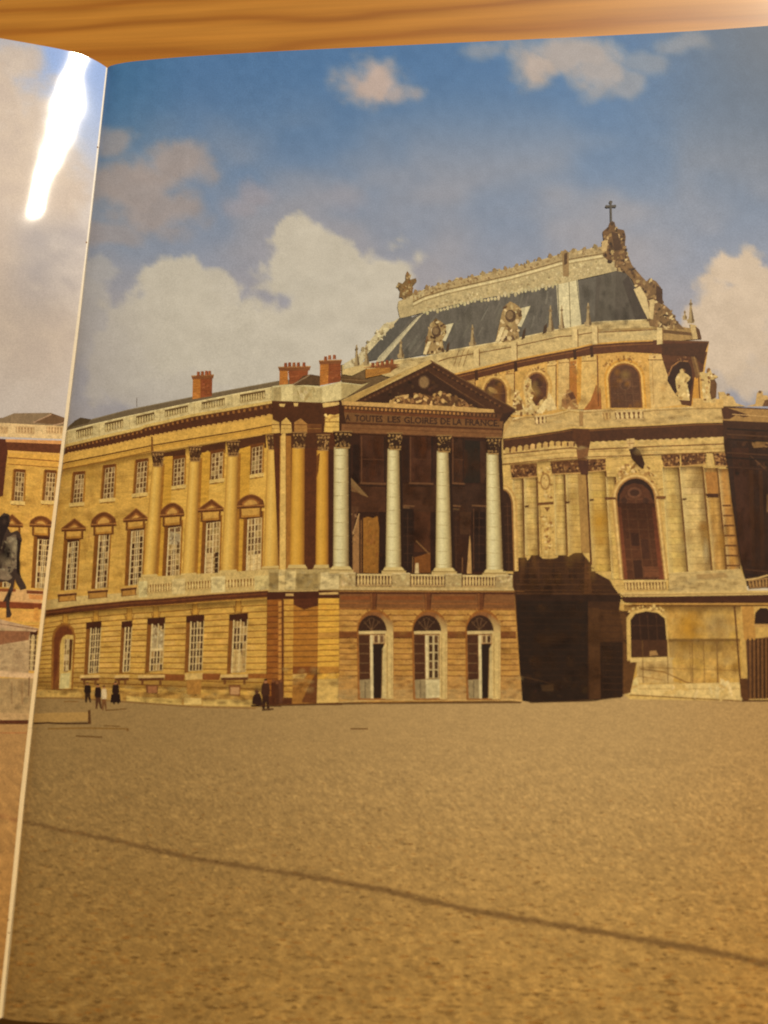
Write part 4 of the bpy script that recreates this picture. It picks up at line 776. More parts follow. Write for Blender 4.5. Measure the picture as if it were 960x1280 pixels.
band([(x, y - 1.2) for x, y in belt], 9, (96, 52, 26)); line([(x, y - 1.3) for x, y in belt], 1.3, (198, 160, 96)); line([(x, y + 3) for x, y in belt], 1.1, (126, 74, 36)); line([(x, y + 8) for x, y in belt], 1, (188, 138, 62))
# ground floor: rusticated courses
use('wing')
top_g = [(x, y + 9) for x, y in belt]
bot_g = [(30, 858), (60, 858), (160, 862), (240, 866), (320, 869), (352, 870)]
for k in range(1, 15):
    t = k / 15; pl_ = [(x, at(top_g, x) * (1 - t) + at(bot_g, x) * t) for x in (48, 80, 120, 160, 200, 240, 280, 320, 334)]
    line([(x, y + random.uniform(-.2, .2)) for x, y in pl_], 1.3, (146, 100, 44)); line([(x, y + 1.5) for x, y in pl_], .9, (214, 166, 78))
    for _ in range(9):
        xa = random.uniform(50, 320); t2 = (k + .2) / 15; t3 = (k + .85) / 15
        P([(xa, at(top_g, xa) * (1 - t2) + at(bot_g, xa) * t2), (xa + 17, at(top_g, xa + 17) * (1 - t2) + at(bot_g, xa + 17) * t2), (xa + 17, at(top_g, xa + 17) * (1 - t3) + at(bot_g, xa + 17) * t3), (xa, at(top_g, xa) * (1 - t3) + at(bot_g, xa) * t3)], jit((206, 162, 84), 7))
for x in (82, 120, 162, 195, 244, 298):   # keystones
    y = at(top_g, x); P([(x - 2.5, y - 1), (x + 2.5, y - 1), (x + 3, y + 14), (x - 3, y + 14)], (196, 146, 64)); line([(x - 3, y), (x - 3.4, y + 14)], .9, (146, 98, 42)); line([(x + 3, y), (x + 3.4, y + 14)], .9, (146, 98, 42))
    for s in (-1, 1): line([(x + s * 6, y + 6), (x + s * 4, y + 15)], .9, (146, 98, 42))
grime([(50, 768), (340, 752), (340, 850), (50, 852)], 90, 12, 6, [(140, 90, 32), (224, 180, 96), (156, 104, 40)], .32)
fade([(44, 768), (200, 757), (200, 766), (44, 776)], (90, 52, 22), .5, 0); fade([(200, 757), (345, 748), (345, 757), (200, 766)], (90, 52, 22), .5, 0); fade([(46, 832), (345, 838), (345, 864), (46, 858)], (128, 78, 30), 0, .4)
# plinth
part('plinth', 'weathered pale stone foot of the wing wall', 'stone', parent='wing')
P([(42, 860), (100, 861), (160, 864), (240, 867), (320, 869), (352, 870), (352, 881), (320, 884), (240, 882), (160, 876), (98, 872), (40, 871)], (186, 142, 72))
P([(46, 862), (98, 862.5), (104, 871), (44, 871.5)], (200, 160, 88)); P([(158, 870), (227, 874), (227, 881), (158, 876)], (212, 176, 102)); P([(230, 872), (252, 873), (252, 881), (230, 881)], (220, 186, 116)); P([(253, 874), (316, 875), (316, 883), (253, 882)], (214, 178, 106))
grime([(44, 858), (330, 860), (330, 881), (160, 876), (44, 868)], 110, 9, 4.5, [(120, 76, 34), (226, 190, 120), (150, 104, 48), (214, 176, 104), (104, 64, 30)], .5)
line([(42, 872.2), (98, 873), (160, 877.5), (240, 883.5), (320, 885.5)], 1, (140, 98, 46))
# ground-floor windows
def low_window(x0, x1, y0, xb0, xb1, y1, sl=1, nx=4, ny=7, look=0, side='R', parent='wing', rv=6):
    part('window', None, 'stone', parent=parent, side=side)
    P([(x0 - rv, y0 - 5), (x0, y0 - 5), (xb0, y1 + 1), (xb0 - rv, y1 + 2)], (132, 84, 34))
    window([(x0, y0), (x1, y0 - sl), (xb1, y1 - sl), (xb0, y1)], nx, ny, pl=.08 if look == 0 else .45, dark=(80, 50, 24), lite=(164, 130, 78), gap=.145)
    f = bil([(x0, y0), (x1, y0 - sl), (xb1, y1 - sl), (xb0, y1)])
    if look == 1: P([f(.05, .0), f(.95, .2), f(.95, .52), f(.05, .52)], (176, 152, 110)); orn([f(.05, .02), f(.95, .2), f(.95, .52), f(.05, .5)], 24, 1.9, [(198, 176, 134), (150, 122, 84), (110, 82, 50)]); sub(f, 0, .52, 1, .57, (214, 186, 134))
    if look == 2: P([f(.06, .55), f(.62, .6), f(.9, .98), f(.06, .98)], (196, 164, 106)); [line([f(0, t), f(1, t)], .8, (166, 128, 76)) for t in (.62, .72, .82, .91)]; [line([f(s, .5), f(s, 1)], .8, (170, 132, 80)) for s in (.25, .75)]
    P([(x0 - rv, y0 - 7), (x1 + .5, y0 - 8 - sl), (x1 + .5, y0 + (4 if look else 1) - sl), (x0, y0 + 1), (x0 - rv, y0 + 1)], (74, 38, 18))
    line([f(0, 0), f(0, 1)], 1.7, (212, 184, 130)); line([f(1, 0), f(1, 1)], 1.1, (198, 168, 112)); line([f(.5, 0), f(.5, 1)], 1.3, (208, 180, 128))
low_window(114, 126.5, 785, 111, 123, 842, 1); low_window(157, 165, 784, 154, 161.5, 840, .6, nx=2, rv=5); low_window(190.5, 206, 780, 187.5, 203, 839, 1, look=1)
low_window(239, 255, 777, 236.5, 252.5, 839, 1); low_window(292.5, 309.5, 775, 289.5, 306.5, 841, 1, look=2)
for x0, x1, y in ((100, 125, 844), (143, 162, 844), (172.5, 206, 844), (275.5, 311, 843.5)):
    part('window_sill', None, 'stone', parent='wing')
    P([(x0, y), (x1, y - .6), (x1, y + 3), (x0, y + 3.6)], (206, 170, 108)); P([(x0 + 1, y + 3.6), (x1 - 1, y + 3), (x1 - 1, y + 6.4), (x0 + 1, y + 7)], (104, 62, 30)); rect(x0 + 4, y + 6, x0 + 7, y + 12, (112, 70, 34)); rect(x1 - 7, y + 6, x1 - 4, y + 12, (120, 78, 38))
part('window_sill', None, 'stone', parent='wing'); P([(231, 842), (254, 841), (253, 849), (232, 850)], (206, 170, 104)); P([(233, 850), (252, 849), (251, 868), (234, 868)], (170, 122, 58))
part('basement_opening', None, 'dark', parent='wing'); P([(182, 856), (198, 856), (197, 867), (183, 866)], (118, 74, 40)); P([(185, 858), (196, 858), (196, 866), (185, 866)], (160, 108, 68))
part('basement_opening', None, 'dark', parent='wing'); P([(286, 856), (301, 856), (300, 870), (287, 869)], (126, 80, 42)); P([(288, 859), (299, 859), (299, 868), (288, 868)], (184, 140, 94))
part('wall_band', 'brown band low on the wing wall', 'dark', parent='wing')
P([(206, 843), (231, 844), (230, 851), (206, 850)], (140, 84, 38)); P([(253, 842), (276, 842), (274, 850), (253, 850)], (140, 84, 38)); P([(310, 842), (334, 842), (334, 848), (310, 848)], (150, 94, 40))  # brown strips between the window sills
# arched doorway
part('arched_door', 'arched doorway with a pale door beside the gutter', 'stone', parent='wing')
ar = [(66, 862), (67, 800), (69, 791), (73, 784.5), (79, 781), (85, 782), (90, 787), (92, 794), (89, 861)]
P([(64, 862), (65, 798), (67, 789), (72, 782), (79, 778.5), (86, 779.5), (92, 785), (94.5, 795), (91, 862)], (150, 100, 42)); P(ar, (128, 78, 34)); P([(68, 800), (70, 790), (76, 784), (83, 783), (89, 787), (91, 794), (80, 793), (74, 802), (72, 840), (67, 860)], (112, 60, 28))
P([(74, 861), (75.5, 806), (78, 797), (83, 793.5), (92, 794), (89, 861)], (204, 168, 96)); P([(80, 840), (81, 799), (87, 798), (85, 840)], (150, 116, 70)); window([(81, 799), (87, 798.5), (85.5, 838), (79.5, 839)], 2, 6, dark=(130, 100, 58), lite=(190, 164, 118), pl=.5)
P([(87, 799), (91, 799), (89, 838), (86, 838)], (92, 56, 26)); P([(76, 842), (88, 841), (86.5, 860), (74.5, 861)], (200, 180, 124))

# chimneys
def chimney(pts_l, pts_r, cap, pots, label, cl=(180, 118, 54), cr=(142, 80, 44)):
    part('chimney', label, 'course', parent='wing')
    P(pts_l, cl); P(pts_r, cr)
    for pl_, c in ((pts_l, cl), (pts_r, cr)):
        f = bil(pl_)
        for k in range(1, 9): line([f(0, k / 9), f(1, k / 9)], .45, mixc(c, (90, 50, 26), .35))
        for _ in range(10): s, t = random.random() * .8, random.random() * .9; sub(f, s, t, s + .2, t + .08, jit(c, 14))
    P(cap, (134, 84, 48)); line([cap[0], cap[1]], 1.2, (176, 132, 84))
    for x, y in pots: P([(x - 2.1, y), (x + 2.1, y), (x + 1.7, y - 5.5), (x - 1.7, y - 5.5)], jit((156, 92, 54), 12)); line([(x + 1.6, y), (x + 1.3, y - 5)], 1, (112, 58, 32))
chimney([(241, 472), (250.5, 471), (250.5, 497.5), (240.5, 499)], [(250.5, 471), (265.5, 471), (265, 495), (250.5, 497.5)], [(239, 470), (267.5, 468.5), (266.5, 473), (240.5, 474)], [(248, 470), (253, 469.5), (258, 469), (262, 469)], 'brick chimney standing alone over the middle of the wing')
chimney([(349.5, 462), (360, 460), (360, 480), (349, 482)], [(360, 460), (386, 459), (384, 474), (362, 481)], [(347.5, 459), (388.5, 458), (387, 463), (349, 463.5)], [(357, 459), (362, 458.5), (367.5, 458.5), (373, 458.5), (380, 458.5)], 'wide brick chimney left of the pair above the corner')
chimney([(400, 454), (411, 452.5), (410, 480), (399.5, 482)], [(411, 452.5), (426, 452.5), (426, 477), (410, 480)], [(398.5, 451), (427.5, 450), (426.5, 454.5), (399.5, 455.5)], [(407, 451), (412, 449.5), (418, 449)], 'tall brick chimney right of the pair above the corner')
chimney([(457, 462), (488, 458), (488, 466), (457, 473)], [(488, 458), (500, 458), (492, 462), (488, 466)], [(455, 460), (488, 454.5), (500, 456), (488, 460)], [(466, 459), (472, 458), (478, 457), (484, 456), (490, 455)], 'low yellow brick chimney behind the pediment', (180, 128, 60), (138, 88, 44))

# ------------------------------------------------------------------ recessed corner between wing and portico
Kk = part('printed_corner_pavilion', 'printed shaded corner with columns between the wing and the portico', 'dark', uid='corner')
P([(340, 500), (428, 500), (430, 745), (426, 880), (345, 882), (334, 880), (334, 745), (350, 742)], (92, 50, 24))
P([(340, 503), (406, 503), (404, 560), (345, 560)], (84, 48, 24))
part('wall_head', 'plain cream parapet above the corner columns', 'stone', parent='corner')
P([(340, 483), (352, 481), (368, 480.5), (402, 484), (426, 477.5), (450, 481), (462, 478), (427, 500.5), (403, 503.5), (340, 501)], (188, 168, 120))
P([(402, 484), (426, 478), (426, 499), (403, 503)], (212, 192, 142)); P([(352, 482), (366, 481), (366, 501), (352, 501)], (210, 190, 140)); P([(342, 485), (351, 484), (351, 501), (342, 501)], (172, 150, 104))
P([(427, 478.5), (452, 482), (459, 480), (428, 500)], (176, 154, 106)); line([(341, 483.6), (368, 481), (402, 484), (426, 478), (452, 481)], 1.8, (208, 192, 148))
orn([(368, 485), (402, 487), (402, 500), (368, 500)], 26, 3, [(190, 170, 124), (174, 152, 104), (198, 178, 132)], 1.6); line([(341, 502), (402, 504)], 1.2, (96, 60, 30))
P([(367, 482), (379, 470), (388, 468), (400, 470), (400, 481)], (96, 70, 44)); line([(366, 481), (388, 468.5)], 1.5, (150, 122, 92)); P([(426, 470), (450, 473), (462, 478), (452, 481), (427, 478)], (100, 74, 44)); line([(426, 474), (460, 476.5)], 1, (132, 102, 66))
for q in ([(349, 505), (357, 505), (355, 509), (350, 508)], [(367, 504), (373, 504), (372, 508), (368, 508)], [(403, 504), (427, 502.5), (427, 505), (420, 507), (404, 509.5)]): P(q, (210, 176, 112))
part('entablature_block', None, 'stone', parent='corner')
for q, c in (([(340, 524), (349, 528), (350, 541), (340, 542)], (206, 166, 92)), ([(352, 527), (358, 522), (364, 529), (365, 541), (351, 542)], (206, 168, 96)), ([(368, 528), (376, 523), (384, 530), (384, 542), (368, 542)], (168, 122, 66)), ([(384, 530), (402, 530), (402, 541), (384, 541)], (112, 68, 34))):
    P(q, c); x0 = q[0][0]; x1 = q[2][0]; line([(x0, 531), (x1, 531)], 1, (120, 76, 36)); line([(x0, 536), (x1, 536)], .7, (150, 108, 54))
P([(407, 522), (412, 518), (418, 519), (425, 517), (427, 521), (433, 523), (433, 527), (427, 541), (405, 540)], (216, 178, 100)); line([(405, 527.5), (432, 527.5)], 1.2, (130, 88, 40)); line([(405, 534), (427, 534)], .8, (168, 124, 60)); orn([(407, 518), (428, 518), (428, 526), (406, 526)], 10, 2, [(226, 192, 124), (190, 148, 84)])
part('pilaster', 'thin pale pilaster in the corner', 'stone', parent='corner')
P([(350, 545), (364, 545), (362.5, 738), (348.5, 738)], (160, 110, 48)); P([(351, 546), (353, 542), (357, 542), (357.5, 738), (349.5, 738)], (214, 176, 104)); line([(357.6, 545), (357.6, 738)], .8, (140, 94, 40))
for a, lab in (((365, 381, 560, 362, 380.5, 708), 'yellow corner column left of the dark gap'), ((396, 410.5, 563, 394.5, 410.5, 708), 'narrow corner column right of the dark gap')):
    part('column', lab, 'smooth', parent='corner'); column(*a, (204, 154, 62), (140, 90, 34), (214, 166, 76)); capital(a[0] + 1, a[2] - 20, a[1] + 1, a[2], n=20)
    P([(a[3] - 1, 706), (a[4] + 1, 706), (a[4] + 4, 711), (a[3] - 3, 711)], (200, 172, 112)); P([(a[3] - 4, 711), (a[4] + 4, 711), (a[4] + 4, 716), (a[3] - 4, 716)], (188, 164, 112)); line([(a[3] - 4, 711), (a[4] + 4, 711)], 1, (140, 104, 56))
use('corner'); P([(411, 562), (417, 562), (417, 710), (411, 710)], (72, 38, 18)); P([(396, 570), (400, 566), (398, 590), (395, 600)], (120, 74, 30))
part('pedestal_band', 'weathered stone band below the corner columns', 'stone', parent='corner')
P([(336, 712), (426, 712), (426, 737), (336, 738)], (178, 152, 100)); P([(358, 714), (370, 714), (369, 737), (357, 737)], (212, 186, 130)); P([(371, 717), (398, 717), (398, 736), (371, 736)], (160, 134, 84)); P([(401, 716), (424, 714), (424, 736), (400, 737)], (212, 188, 136)); P([(337, 716), (348, 716), (348, 736), (337, 736)], (150, 124, 76)); P([(349, 712), (357, 712), (356, 738), (348, 738)], (214, 186, 128))
grime([(338, 716), (424, 714), (424, 736), (338, 736)], 40, 6, 4, [(120, 92, 52), (206, 182, 132), (104, 76, 44), (216, 194, 148)], .45)
band([(335, 738.5), (380, 738), (424, 737)], 1.4, (200, 168, 108))
part('string_course', None, 'dark', parent='corner'); P([(334, 740), (424, 738.5), (424, 749), (334, 750)], (80, 40, 20)); P([(357, 742), (367, 742), (367, 745), (357, 745)], (196, 158, 100)); P([(399, 741), (423, 740), (423, 743), (399, 743.5)], (204, 166, 104))
part('pier', 'reddish shaded rusticated pier beside the wing', 'course', parent='corner')
def rust(q, n, c, lc, hl=None, w_=1.3):
    f = bil(q); P(q, c)
    for k in range(n):
        if random.random() < .9:
            s = random.random() * .5; sub(f, s, k / n, s + random.uniform(.3, .5), (k + 1) / n, jit(c, 6))
    for k in range(1, n):
        line([f(0, k / n), f(1, k / n)], w_, lc)
        if hl: line([f(0, (k + .2) / n), f(1, (k + .2) / n)], .8, hl)
rust([(334, 750), (352, 749), (352, 870), (333, 870)], 17, (150, 92, 36), (108, 60, 24))
P([(340, 850), (352, 850), (352, 879), (340, 879)], (100, 58, 28)); rust([(348, 752), (352, 751), (352, 850), (348, 850)], 14, (190, 134, 66), (120, 70, 30))
part('pier', 'narrow sunlit pier strip in the corner', 'course', parent='corner'); rust([(354, 749), (367, 749), (366, 872), (353, 872)], 17, (196, 148, 68), (134, 86, 36)); P([(352, 750), (355, 750), (355, 876), (352, 876)], (104, 60, 26))
part('pier', 'brown shaded rusticated wall of the corner', 'course', parent='corner'); rust([(367, 749), (398, 748), (397, 850), (366, 850)], 14, (172, 116, 46), (122, 76, 32)); P([(367, 749), (398, 748), (398, 757), (380, 762), (367, 756)], (92, 48, 24))
P([(366, 833), (397, 833), (397, 841), (366, 842)], (130, 76, 32)); P([(366, 849), (397, 848), (396, 879), (365, 880)], (162, 112, 50)); P([(397, 834), (392, 846), (384, 862), (377, 878), (396, 879)], (116, 70, 34)); P([(366, 843), (384, 842), (380, 848), (366, 848)], (206, 166, 96))
part('pier', 'bright yellow sunlit pier at the edge of the portico', 'course', parent='corner'); rust([(398, 748), (424, 748), (424, 848), (397, 849)], 14, (216, 166, 72), (152, 102, 42)); P([(398, 833), (424, 833), (424, 841), (398, 841)], (184, 130, 56)); P([(397, 849), (424, 848), (424, 878), (396, 879)], (212, 174, 102)); P([(398, 791), (424, 791), (424, 797), (398, 797)], (190, 140, 66))
grime([(354, 836), (423, 836), (423, 877), (354, 877)], 40, 7, 5, [(140, 90, 42), (222, 184, 116), (110, 66, 32)], .4)
line([(345, 881), (396, 880), (428, 880)], 1.8, (104, 66, 32))

# ------------------------------------------------------------------ portico
Pp = part('printed_portico', 'printed temple-front portico with four pale columns', 'dark', uid='portico')
P([(424, 500), (628, 528), (626, 548), (629, 600), (631, 716), (644, 718), (652, 876), (424, 880)], (70, 40, 20))
use('portico')
# deep interior
P([(436, 541), (627, 548), (630, 716), (436, 716)], (62, 34, 18))
P([(450, 543), (482, 543), (482, 604), (450, 606)], (80, 47, 28)); P([(441, 556), (449, 556), (449, 604), (441, 604)], (50, 27, 15)); P([(512, 546), (539, 546), (539, 606), (513, 606)], (84, 49, 29)); P([(503, 548), (511, 548), (511, 600), (503, 600)], (52, 28, 15)); P([(564, 550), (580, 550), (579, 604), (565, 604)], (72, 44, 26)); P([(581, 550), (600, 552), (600, 604), (580, 604)], (46, 32, 20)); P([(600, 552), (608, 553), (606, 604), (601, 604)], (76, 46, 26))
P([(503, 604), (545, 606), (545, 640), (503, 640)], (80, 48, 26)); P([(565, 606), (606, 606), (606, 640), (565, 640)], (68, 42, 26)); P([(575, 640), (589, 640), (588, 668), (575, 668)], (80, 50, 28)); P([(590, 640), (608, 640), (608, 714), (590, 714)], (50, 29, 17))
P([(436, 604), (482, 606), (482, 640), (436, 640)], (84, 50, 28)); line([(500, 634), (512, 635)], 2, (112, 80, 50)); line([(564, 636), (574, 637)], 2, (108, 78, 48))
P([(502, 636), (517, 636), (516, 714), (502, 714)], (48, 27, 15)); P([(538, 640), (545, 640), (545, 714), (539, 714)], (56, 31, 17)); P([(518, 640), (538, 640), (538, 690), (518, 690)], (84, 48, 24))
P([(474, 640), (482, 640), (482, 716), (474, 716)], (52, 28, 15))
grime([(440, 545), (625, 552), (640, 712), (440, 712)], 70, 12, 16, [(40, 22, 12), (96, 58, 32), (74, 44, 24), (48, 28, 16)], .45)
for x_ in (466, 525, 572): grime([(x_ - 10, 550), (x_ + 10, 550), (x_ + 10, 604), (x_ - 10, 604)], 10, 6, 14, [(116, 66, 34), (58, 32, 18)], .4)
for x0_, x1_ in ((452, 481), (513, 540), (566, 579)): line([(x0_, 546), (x0_, 603)], 1.2, (108, 70, 44)); line([(x1_, 546), (x1_, 603)], 1.2, (44, 26, 16)); line([(x0_ - 2, 604), (x1_ + 2, 605)], 2, (112, 76, 48)); line([(x0_ - 2, 607), (x1_ + 2, 608)], 1.2, (44, 26, 15)); line([(x0_, 574), (x1_, 575)], .8, (98, 62, 38))
for x0_, x1_ in ((503, 516), (566, 574), (592, 606)): line([(x0_ - 2, 632), (x1_ + 2, 633)], 2, (116, 80, 50)); line([(x0_, 636), (x0_, 712)], 1, (96, 62, 38)); line([((x0_ + x1_) / 2, 640), ((x0_ + x1_) / 2, 710)], .8, (78, 50, 32)); [line([(x0_, 648 + k_ * 11), (x1_, 648 + k_ * 11)], .7, (76, 48, 30)) for k_ in range(6)]
part('wall_patch', 'sunlit patches of wall seen between the columns', 'stone', parent='portico')
P([(436, 594), (461, 622), (452, 618), (437, 613)], (132, 100, 62)); P([(436, 604), (452, 619), (461, 622), (438, 612)], (120, 84, 50))
P([(454, 648), (460, 646), (466, 648), (472, 645), (474, 660), (473, 717), (454, 716)], (150, 102, 42)); P([(449, 642), (453, 652), (453, 716), (450, 716)], (66, 36, 20)); line([(451.5, 650), (451.5, 716)], .8, (150, 104, 56))
P([(441, 668), (449, 643), (449, 717), (441, 715)], (158, 116, 72)); P([(436, 632), (449, 634), (444, 650), (441, 664), (436, 680)], (96, 62, 38)); orn([(437, 640), (446, 640), (443, 680), (437, 690)], 12, 1.8, [(134, 100, 66), (70, 42, 26)]); line([(441, 668), (449, 642)], 1.2, (186, 146, 98))
P([(518, 697), (528, 694), (538, 690), (538, 716), (518, 716)], (124, 76, 32)); line([(520, 676), (537, 693)], 1.4, (134, 96, 56)); P([(519.5, 704), (523, 704), (523.5, 717), (518.5, 717)], (206, 180, 132)); line([(515.8, 696), (515.8, 716)], 1.1, (128, 92, 54))
orn([(455, 650), (472, 650), (472, 714), (455, 714)], 26, 2.4, [(146, 98, 40), (158, 110, 48), (138, 90, 36)], 1.6)
part('statue', 'slim pale obelisk standing between the third and fourth columns', 'stone', parent='portico'); P([(586, 680), (587.2, 668), (588.4, 680), (589.5, 717), (583.5, 717)], (186, 146, 92)); line([(578, 697), (578, 716)], 1.2, (124, 84, 48))
# pediment
part('pediment', 'dark triangular pediment with carved trophies and a round medallion', 'dark', parent='portico')
P([(426, 500), (537, 449.5), (645, 512.5), (629, 520), (520, 510), (427, 504)], (80, 48, 26))
P([(426, 501), (537, 449.5), (541, 451.5), (538, 455), (440, 503)], (196, 166, 108)); P([(426, 501.5), (500, 467.5), (503, 469), (440, 504)], (176, 142, 84))
line([(444, 503), (536, 457)], 1.2, (66, 38, 20)); line([(538, 451), (644, 512)], 1.6, (112, 78, 46)); line([(536, 457), (628, 511)], 1.2, (58, 34, 18)); line([(536, 465), (606, 509)], 1, (110, 74, 44))
for k in range(15):
    t = k / 15; x, y = 541 + 88 * t, 458 + 52 * t; rect(x, y, x + 2.6, y + 2.4, (112, 74, 42)); x, y = 532 - 82 * t, 462 + 39 * t; rect(x, y, x + 2.6, y + 2.2, (106, 70, 40))
P([(452, 504), (535, 464), (600, 509.5), (560, 509)], (64, 38, 22)); orn([(462, 500), (533, 468), (580, 500), (560, 505)], 30, 3, [(74, 46, 28), (56, 33, 19), (84, 54, 32)])
ell(530, 478, 7.4, 8.6, (96, 68, 44), 14); ell(530, 478, 5.8, 7, (136, 106, 70), 14)
rel = [(486, 505), (494, 497), (505, 493), (514, 500), (520, 494), (530, 493), (540, 496), (546, 490), (554, 489), (562, 495), (572, 496), (580, 503), (592, 508), (592, 511), (540, 509)]
P(rel, (104, 70, 40)); orn(rel, 90, 2.6, [(180, 140, 86), (204, 166, 108), (150, 110, 66), (92, 60, 34), (120, 84, 50)], 1.3); line([(494, 497), (511, 494)], 1.8, (186, 150, 96)); line([(484, 505), (596, 511)], 2, (196, 158, 98))
part('horizontal_cornice', 'thin sunlit cornice with a row of dentils', 'dark', parent='portico')
P([(427, 501.5), (520, 506), (570, 509), (617, 512), (618, 516), (560, 515), (428, 507)], (196, 156, 96)); P([(428, 506.5), (560, 513.5), (628, 518), (640, 517), (629, 525), (540, 519), (430, 513)], (92, 56, 30))
for k in range(38): x = 431 + k * 5; y = 508.2 + (x - 431) * .055; rect(x, y, x + 3.1, y + 3, (172, 122, 66) if k < 30 else (126, 84, 48)); rect(x + 3.1, y, x + 5, y + 3.4, (62, 36, 20))
P([(430, 512.5), (629, 524), (629, 527), (430, 515.5)], (112, 66, 34)); P([(628, 518), (645.5, 512.5), (637, 521), (630, 530), (628, 548), (624, 527)], (64, 38, 22))
part('frieze', 'brown shaded frieze band carrying the inscription', 'dark', parent='portico')
P([(430, 515.5), (629, 527), (628, 536), (432, 528)], (122, 84, 48)); P([(432, 527.5), (628, 536), (628, 538.5), (432, 530)], (92, 54, 28)); P([(427, 530), (628, 538.5), (627, 548.5), (427, 541.5)], (130, 88, 52)); line([(430, 535), (628, 542.5)], .8, (110, 68, 36)); line([(430, 541.5), (628, 548.5)], 1.5, (84, 50, 28))
part('inscription', 'dark capital letters spelling the motto along the frieze', 'dark', parent='portico')
def word(txt, x0, x1, yb0, yb1, h, c):
    cu = bpy.data.curves.new('tmp', 'FONT'); cu.body = txt; cu.offset = .03; cu.resolution_u = 2; ob = bpy.data.objects.new('tmp', cu); C.objects.link(ob)
    me = ob.to_mesh(); co = [v.co.copy() for v in me.vertices]; me.calc_loop_triangles(); tr = [tuple(t.vertices) for t in me.loop_triangles]
    ax, bx = min(p.x for p in co), max(p.x for p in co); hh = max(p.y for p in co)
    def m(p): s = (p.x - ax) / (bx - ax); return (x0 + (x1 - x0) * s, yb0 + (yb1 - yb0) * s - p.y / hh * h)
    r = raster([(x0, yb0 - h), (x1, yb1 - h), (x1, yb1), (x0, yb0)]); y0_, y1_, xx0, xx1, _k2 = r; s_ = LAY[y0_:y1_, xx0:xx1]; lv = int(s_.max()) + 1; s_[:] = lv
    ci = ink(c)
    for t in tr: PARTS[CUR[0]]['tris'].append((tuple(m(co[i]) for i in t), (ci, ci, ci), lv))
    ob.to_mesh_clear(); bpy.data.objects.remove(ob); bpy.data.curves.remove(cu)
LET = (58, 32, 18)
for t_, a, b in (('A', 431.5, 438), ('TOUTES', 443.5, 478.5), ('LES', 484.5, 501), ('GLOIRES', 505, 547), ('DE', 550.5, 563), ('LA', 566, 577.5), ('FRANCE.', 581.5, 624)):
    word(t_, a, b, 526.3 + (a - 432) * .036, 526.3 + (b - 432) * .036, 8, LET)
# columns
WT, WS, WL = (206, 190, 142), (128, 98, 58), (222, 208, 164)
for (a, lab) in (((417.5, 435.5, 559, 416.5, 436, 710), 'thick pale column at the left end of the portico'), ((484.5, 499, 561, 482, 501.5, 711), 'second pale portico column from the left'),
                 ((546, 560.5, 564, 544.5, 565, 712), 'third pale portico column from the left'), ((608, 623, 566.5, 608, 629, 714), 'pale portico column at the right end')):
    part('column', lab, 'smooth', parent='portico')
    P([(a[1] - 2, a[2]), (a[1] + 3, a[2]), (a[4] + 4, a[5]), (a[4] - 2, a[5])], (50, 28, 15))
    column(*a, WT, WS, WL, joints=9, jc=(176, 154, 108))
    P([(a[3] - 1, a[5] - 2), (a[4] + 1, a[5] - 2), (a[4] + 5, a[5] + 3), (a[3] - 4, a[5] + 3)], (206, 180, 122)); P([(a[3] - 5, a[5] + 2.5), (a[4] + 6, a[5] + 2.5), (a[4] + 6, a[5] + 7), (a[3] - 5, a[5] + 7)], (196, 168, 112)); line([(a[3] - 4, a[5] + 2.6), (a[4] + 5, a[5] + 2.6)], 1, (140, 108, 60))
    part('capital', 'dark leafy capital on a pale portico column', 'dark', parent='portico'); capital(a[0] + 1, a[2] - 20, a[1] + 3, a[2] + 1, (60, 36, 18), (176, 138, 84), 24)
for x0, x1, y0 in ((424, 445, 716), (490, 513, 716.5), (556.5, 577.5, 717.5), (619.5, 641, 719)):
    part('pedestal', None, 'stone', parent='portico'); P([(x0, y0), (x1, y0), (x1, 735.5), (x0, 735.5)], (178, 152, 104)); orn(box(x0 + 1, y0 + 1, x1 - 1, 735), 14, 2.6, [(188, 162, 112), (164, 138, 92), (196, 172, 124)], 1.3); line([(x0, y0 + .5), (x1, y0 + .5)], 1.4, (206, 182, 134)); line([(x1, y0), (x1, 735)], 1, (112, 82, 48))
for x0, x1, y0 in ((446, 490, 718.5), (513.5, 556, 719), (578, 619.5, 720)):
    part('balcony_balustrade', None, 'stone', parent='portico'); balusters([(x0, y0), (x1, y0 + .4), (x1, y0 + 13), (x0, y0 + 13)], 11, (84, 50, 26), (206, 174, 116)); line([(x0, y0), (x1, y0 + .4)], 1.8, (210, 184, 130))
part('ledge', None, 'stone', parent='portico'); P([(424, 733), (641, 734.5), (643, 738.5), (424, 738)], (188, 158, 104)); line([(398, 738.2), (643, 739), (655, 739.4)], 1.2, (120, 80, 42)); line([(424, 736), (642, 737)], .8, (206, 180, 128))
# ground storey of the portico
part('ground_storey', 'orange rusticated ground storey of the portico', 'course', parent='portico')
P([(424, 739), (643, 739.5), (652, 876), (424, 878)], (188, 140, 72))
P([(424, 739.5), (643, 740), (644, 763), (424, 762)], (130, 86, 48)); P([(426, 745), (466, 745), (466, 750), (426, 750)], (136, 80, 40)); P([(475, 745), (528, 745), (528, 750), (475, 750)], (134, 80, 40)); P([(542, 745), (594, 745), (594, 750), (542, 750)], (134, 80, 40))
for q in ([(424, 740), (643, 740.5), (643, 743), (424, 742.5)],): P(q, (84, 44, 22))
line([(424, 754), (643, 755)], 1.2, (150, 94, 46)); line([(424, 760.5), (643, 761.5)], 1.1, (160, 104, 48))
for x in (467, 535, 601): P([(x - 5, 742), (x + 5, 742), (x + 3, 767), (x - 3, 767)], (112, 66, 34)); line([(x - 3, 742), (x - 2, 766)], .9, (150, 98, 50)); line([(x + 4, 742), (x + 2.4, 766)], 1, (76, 42, 22))
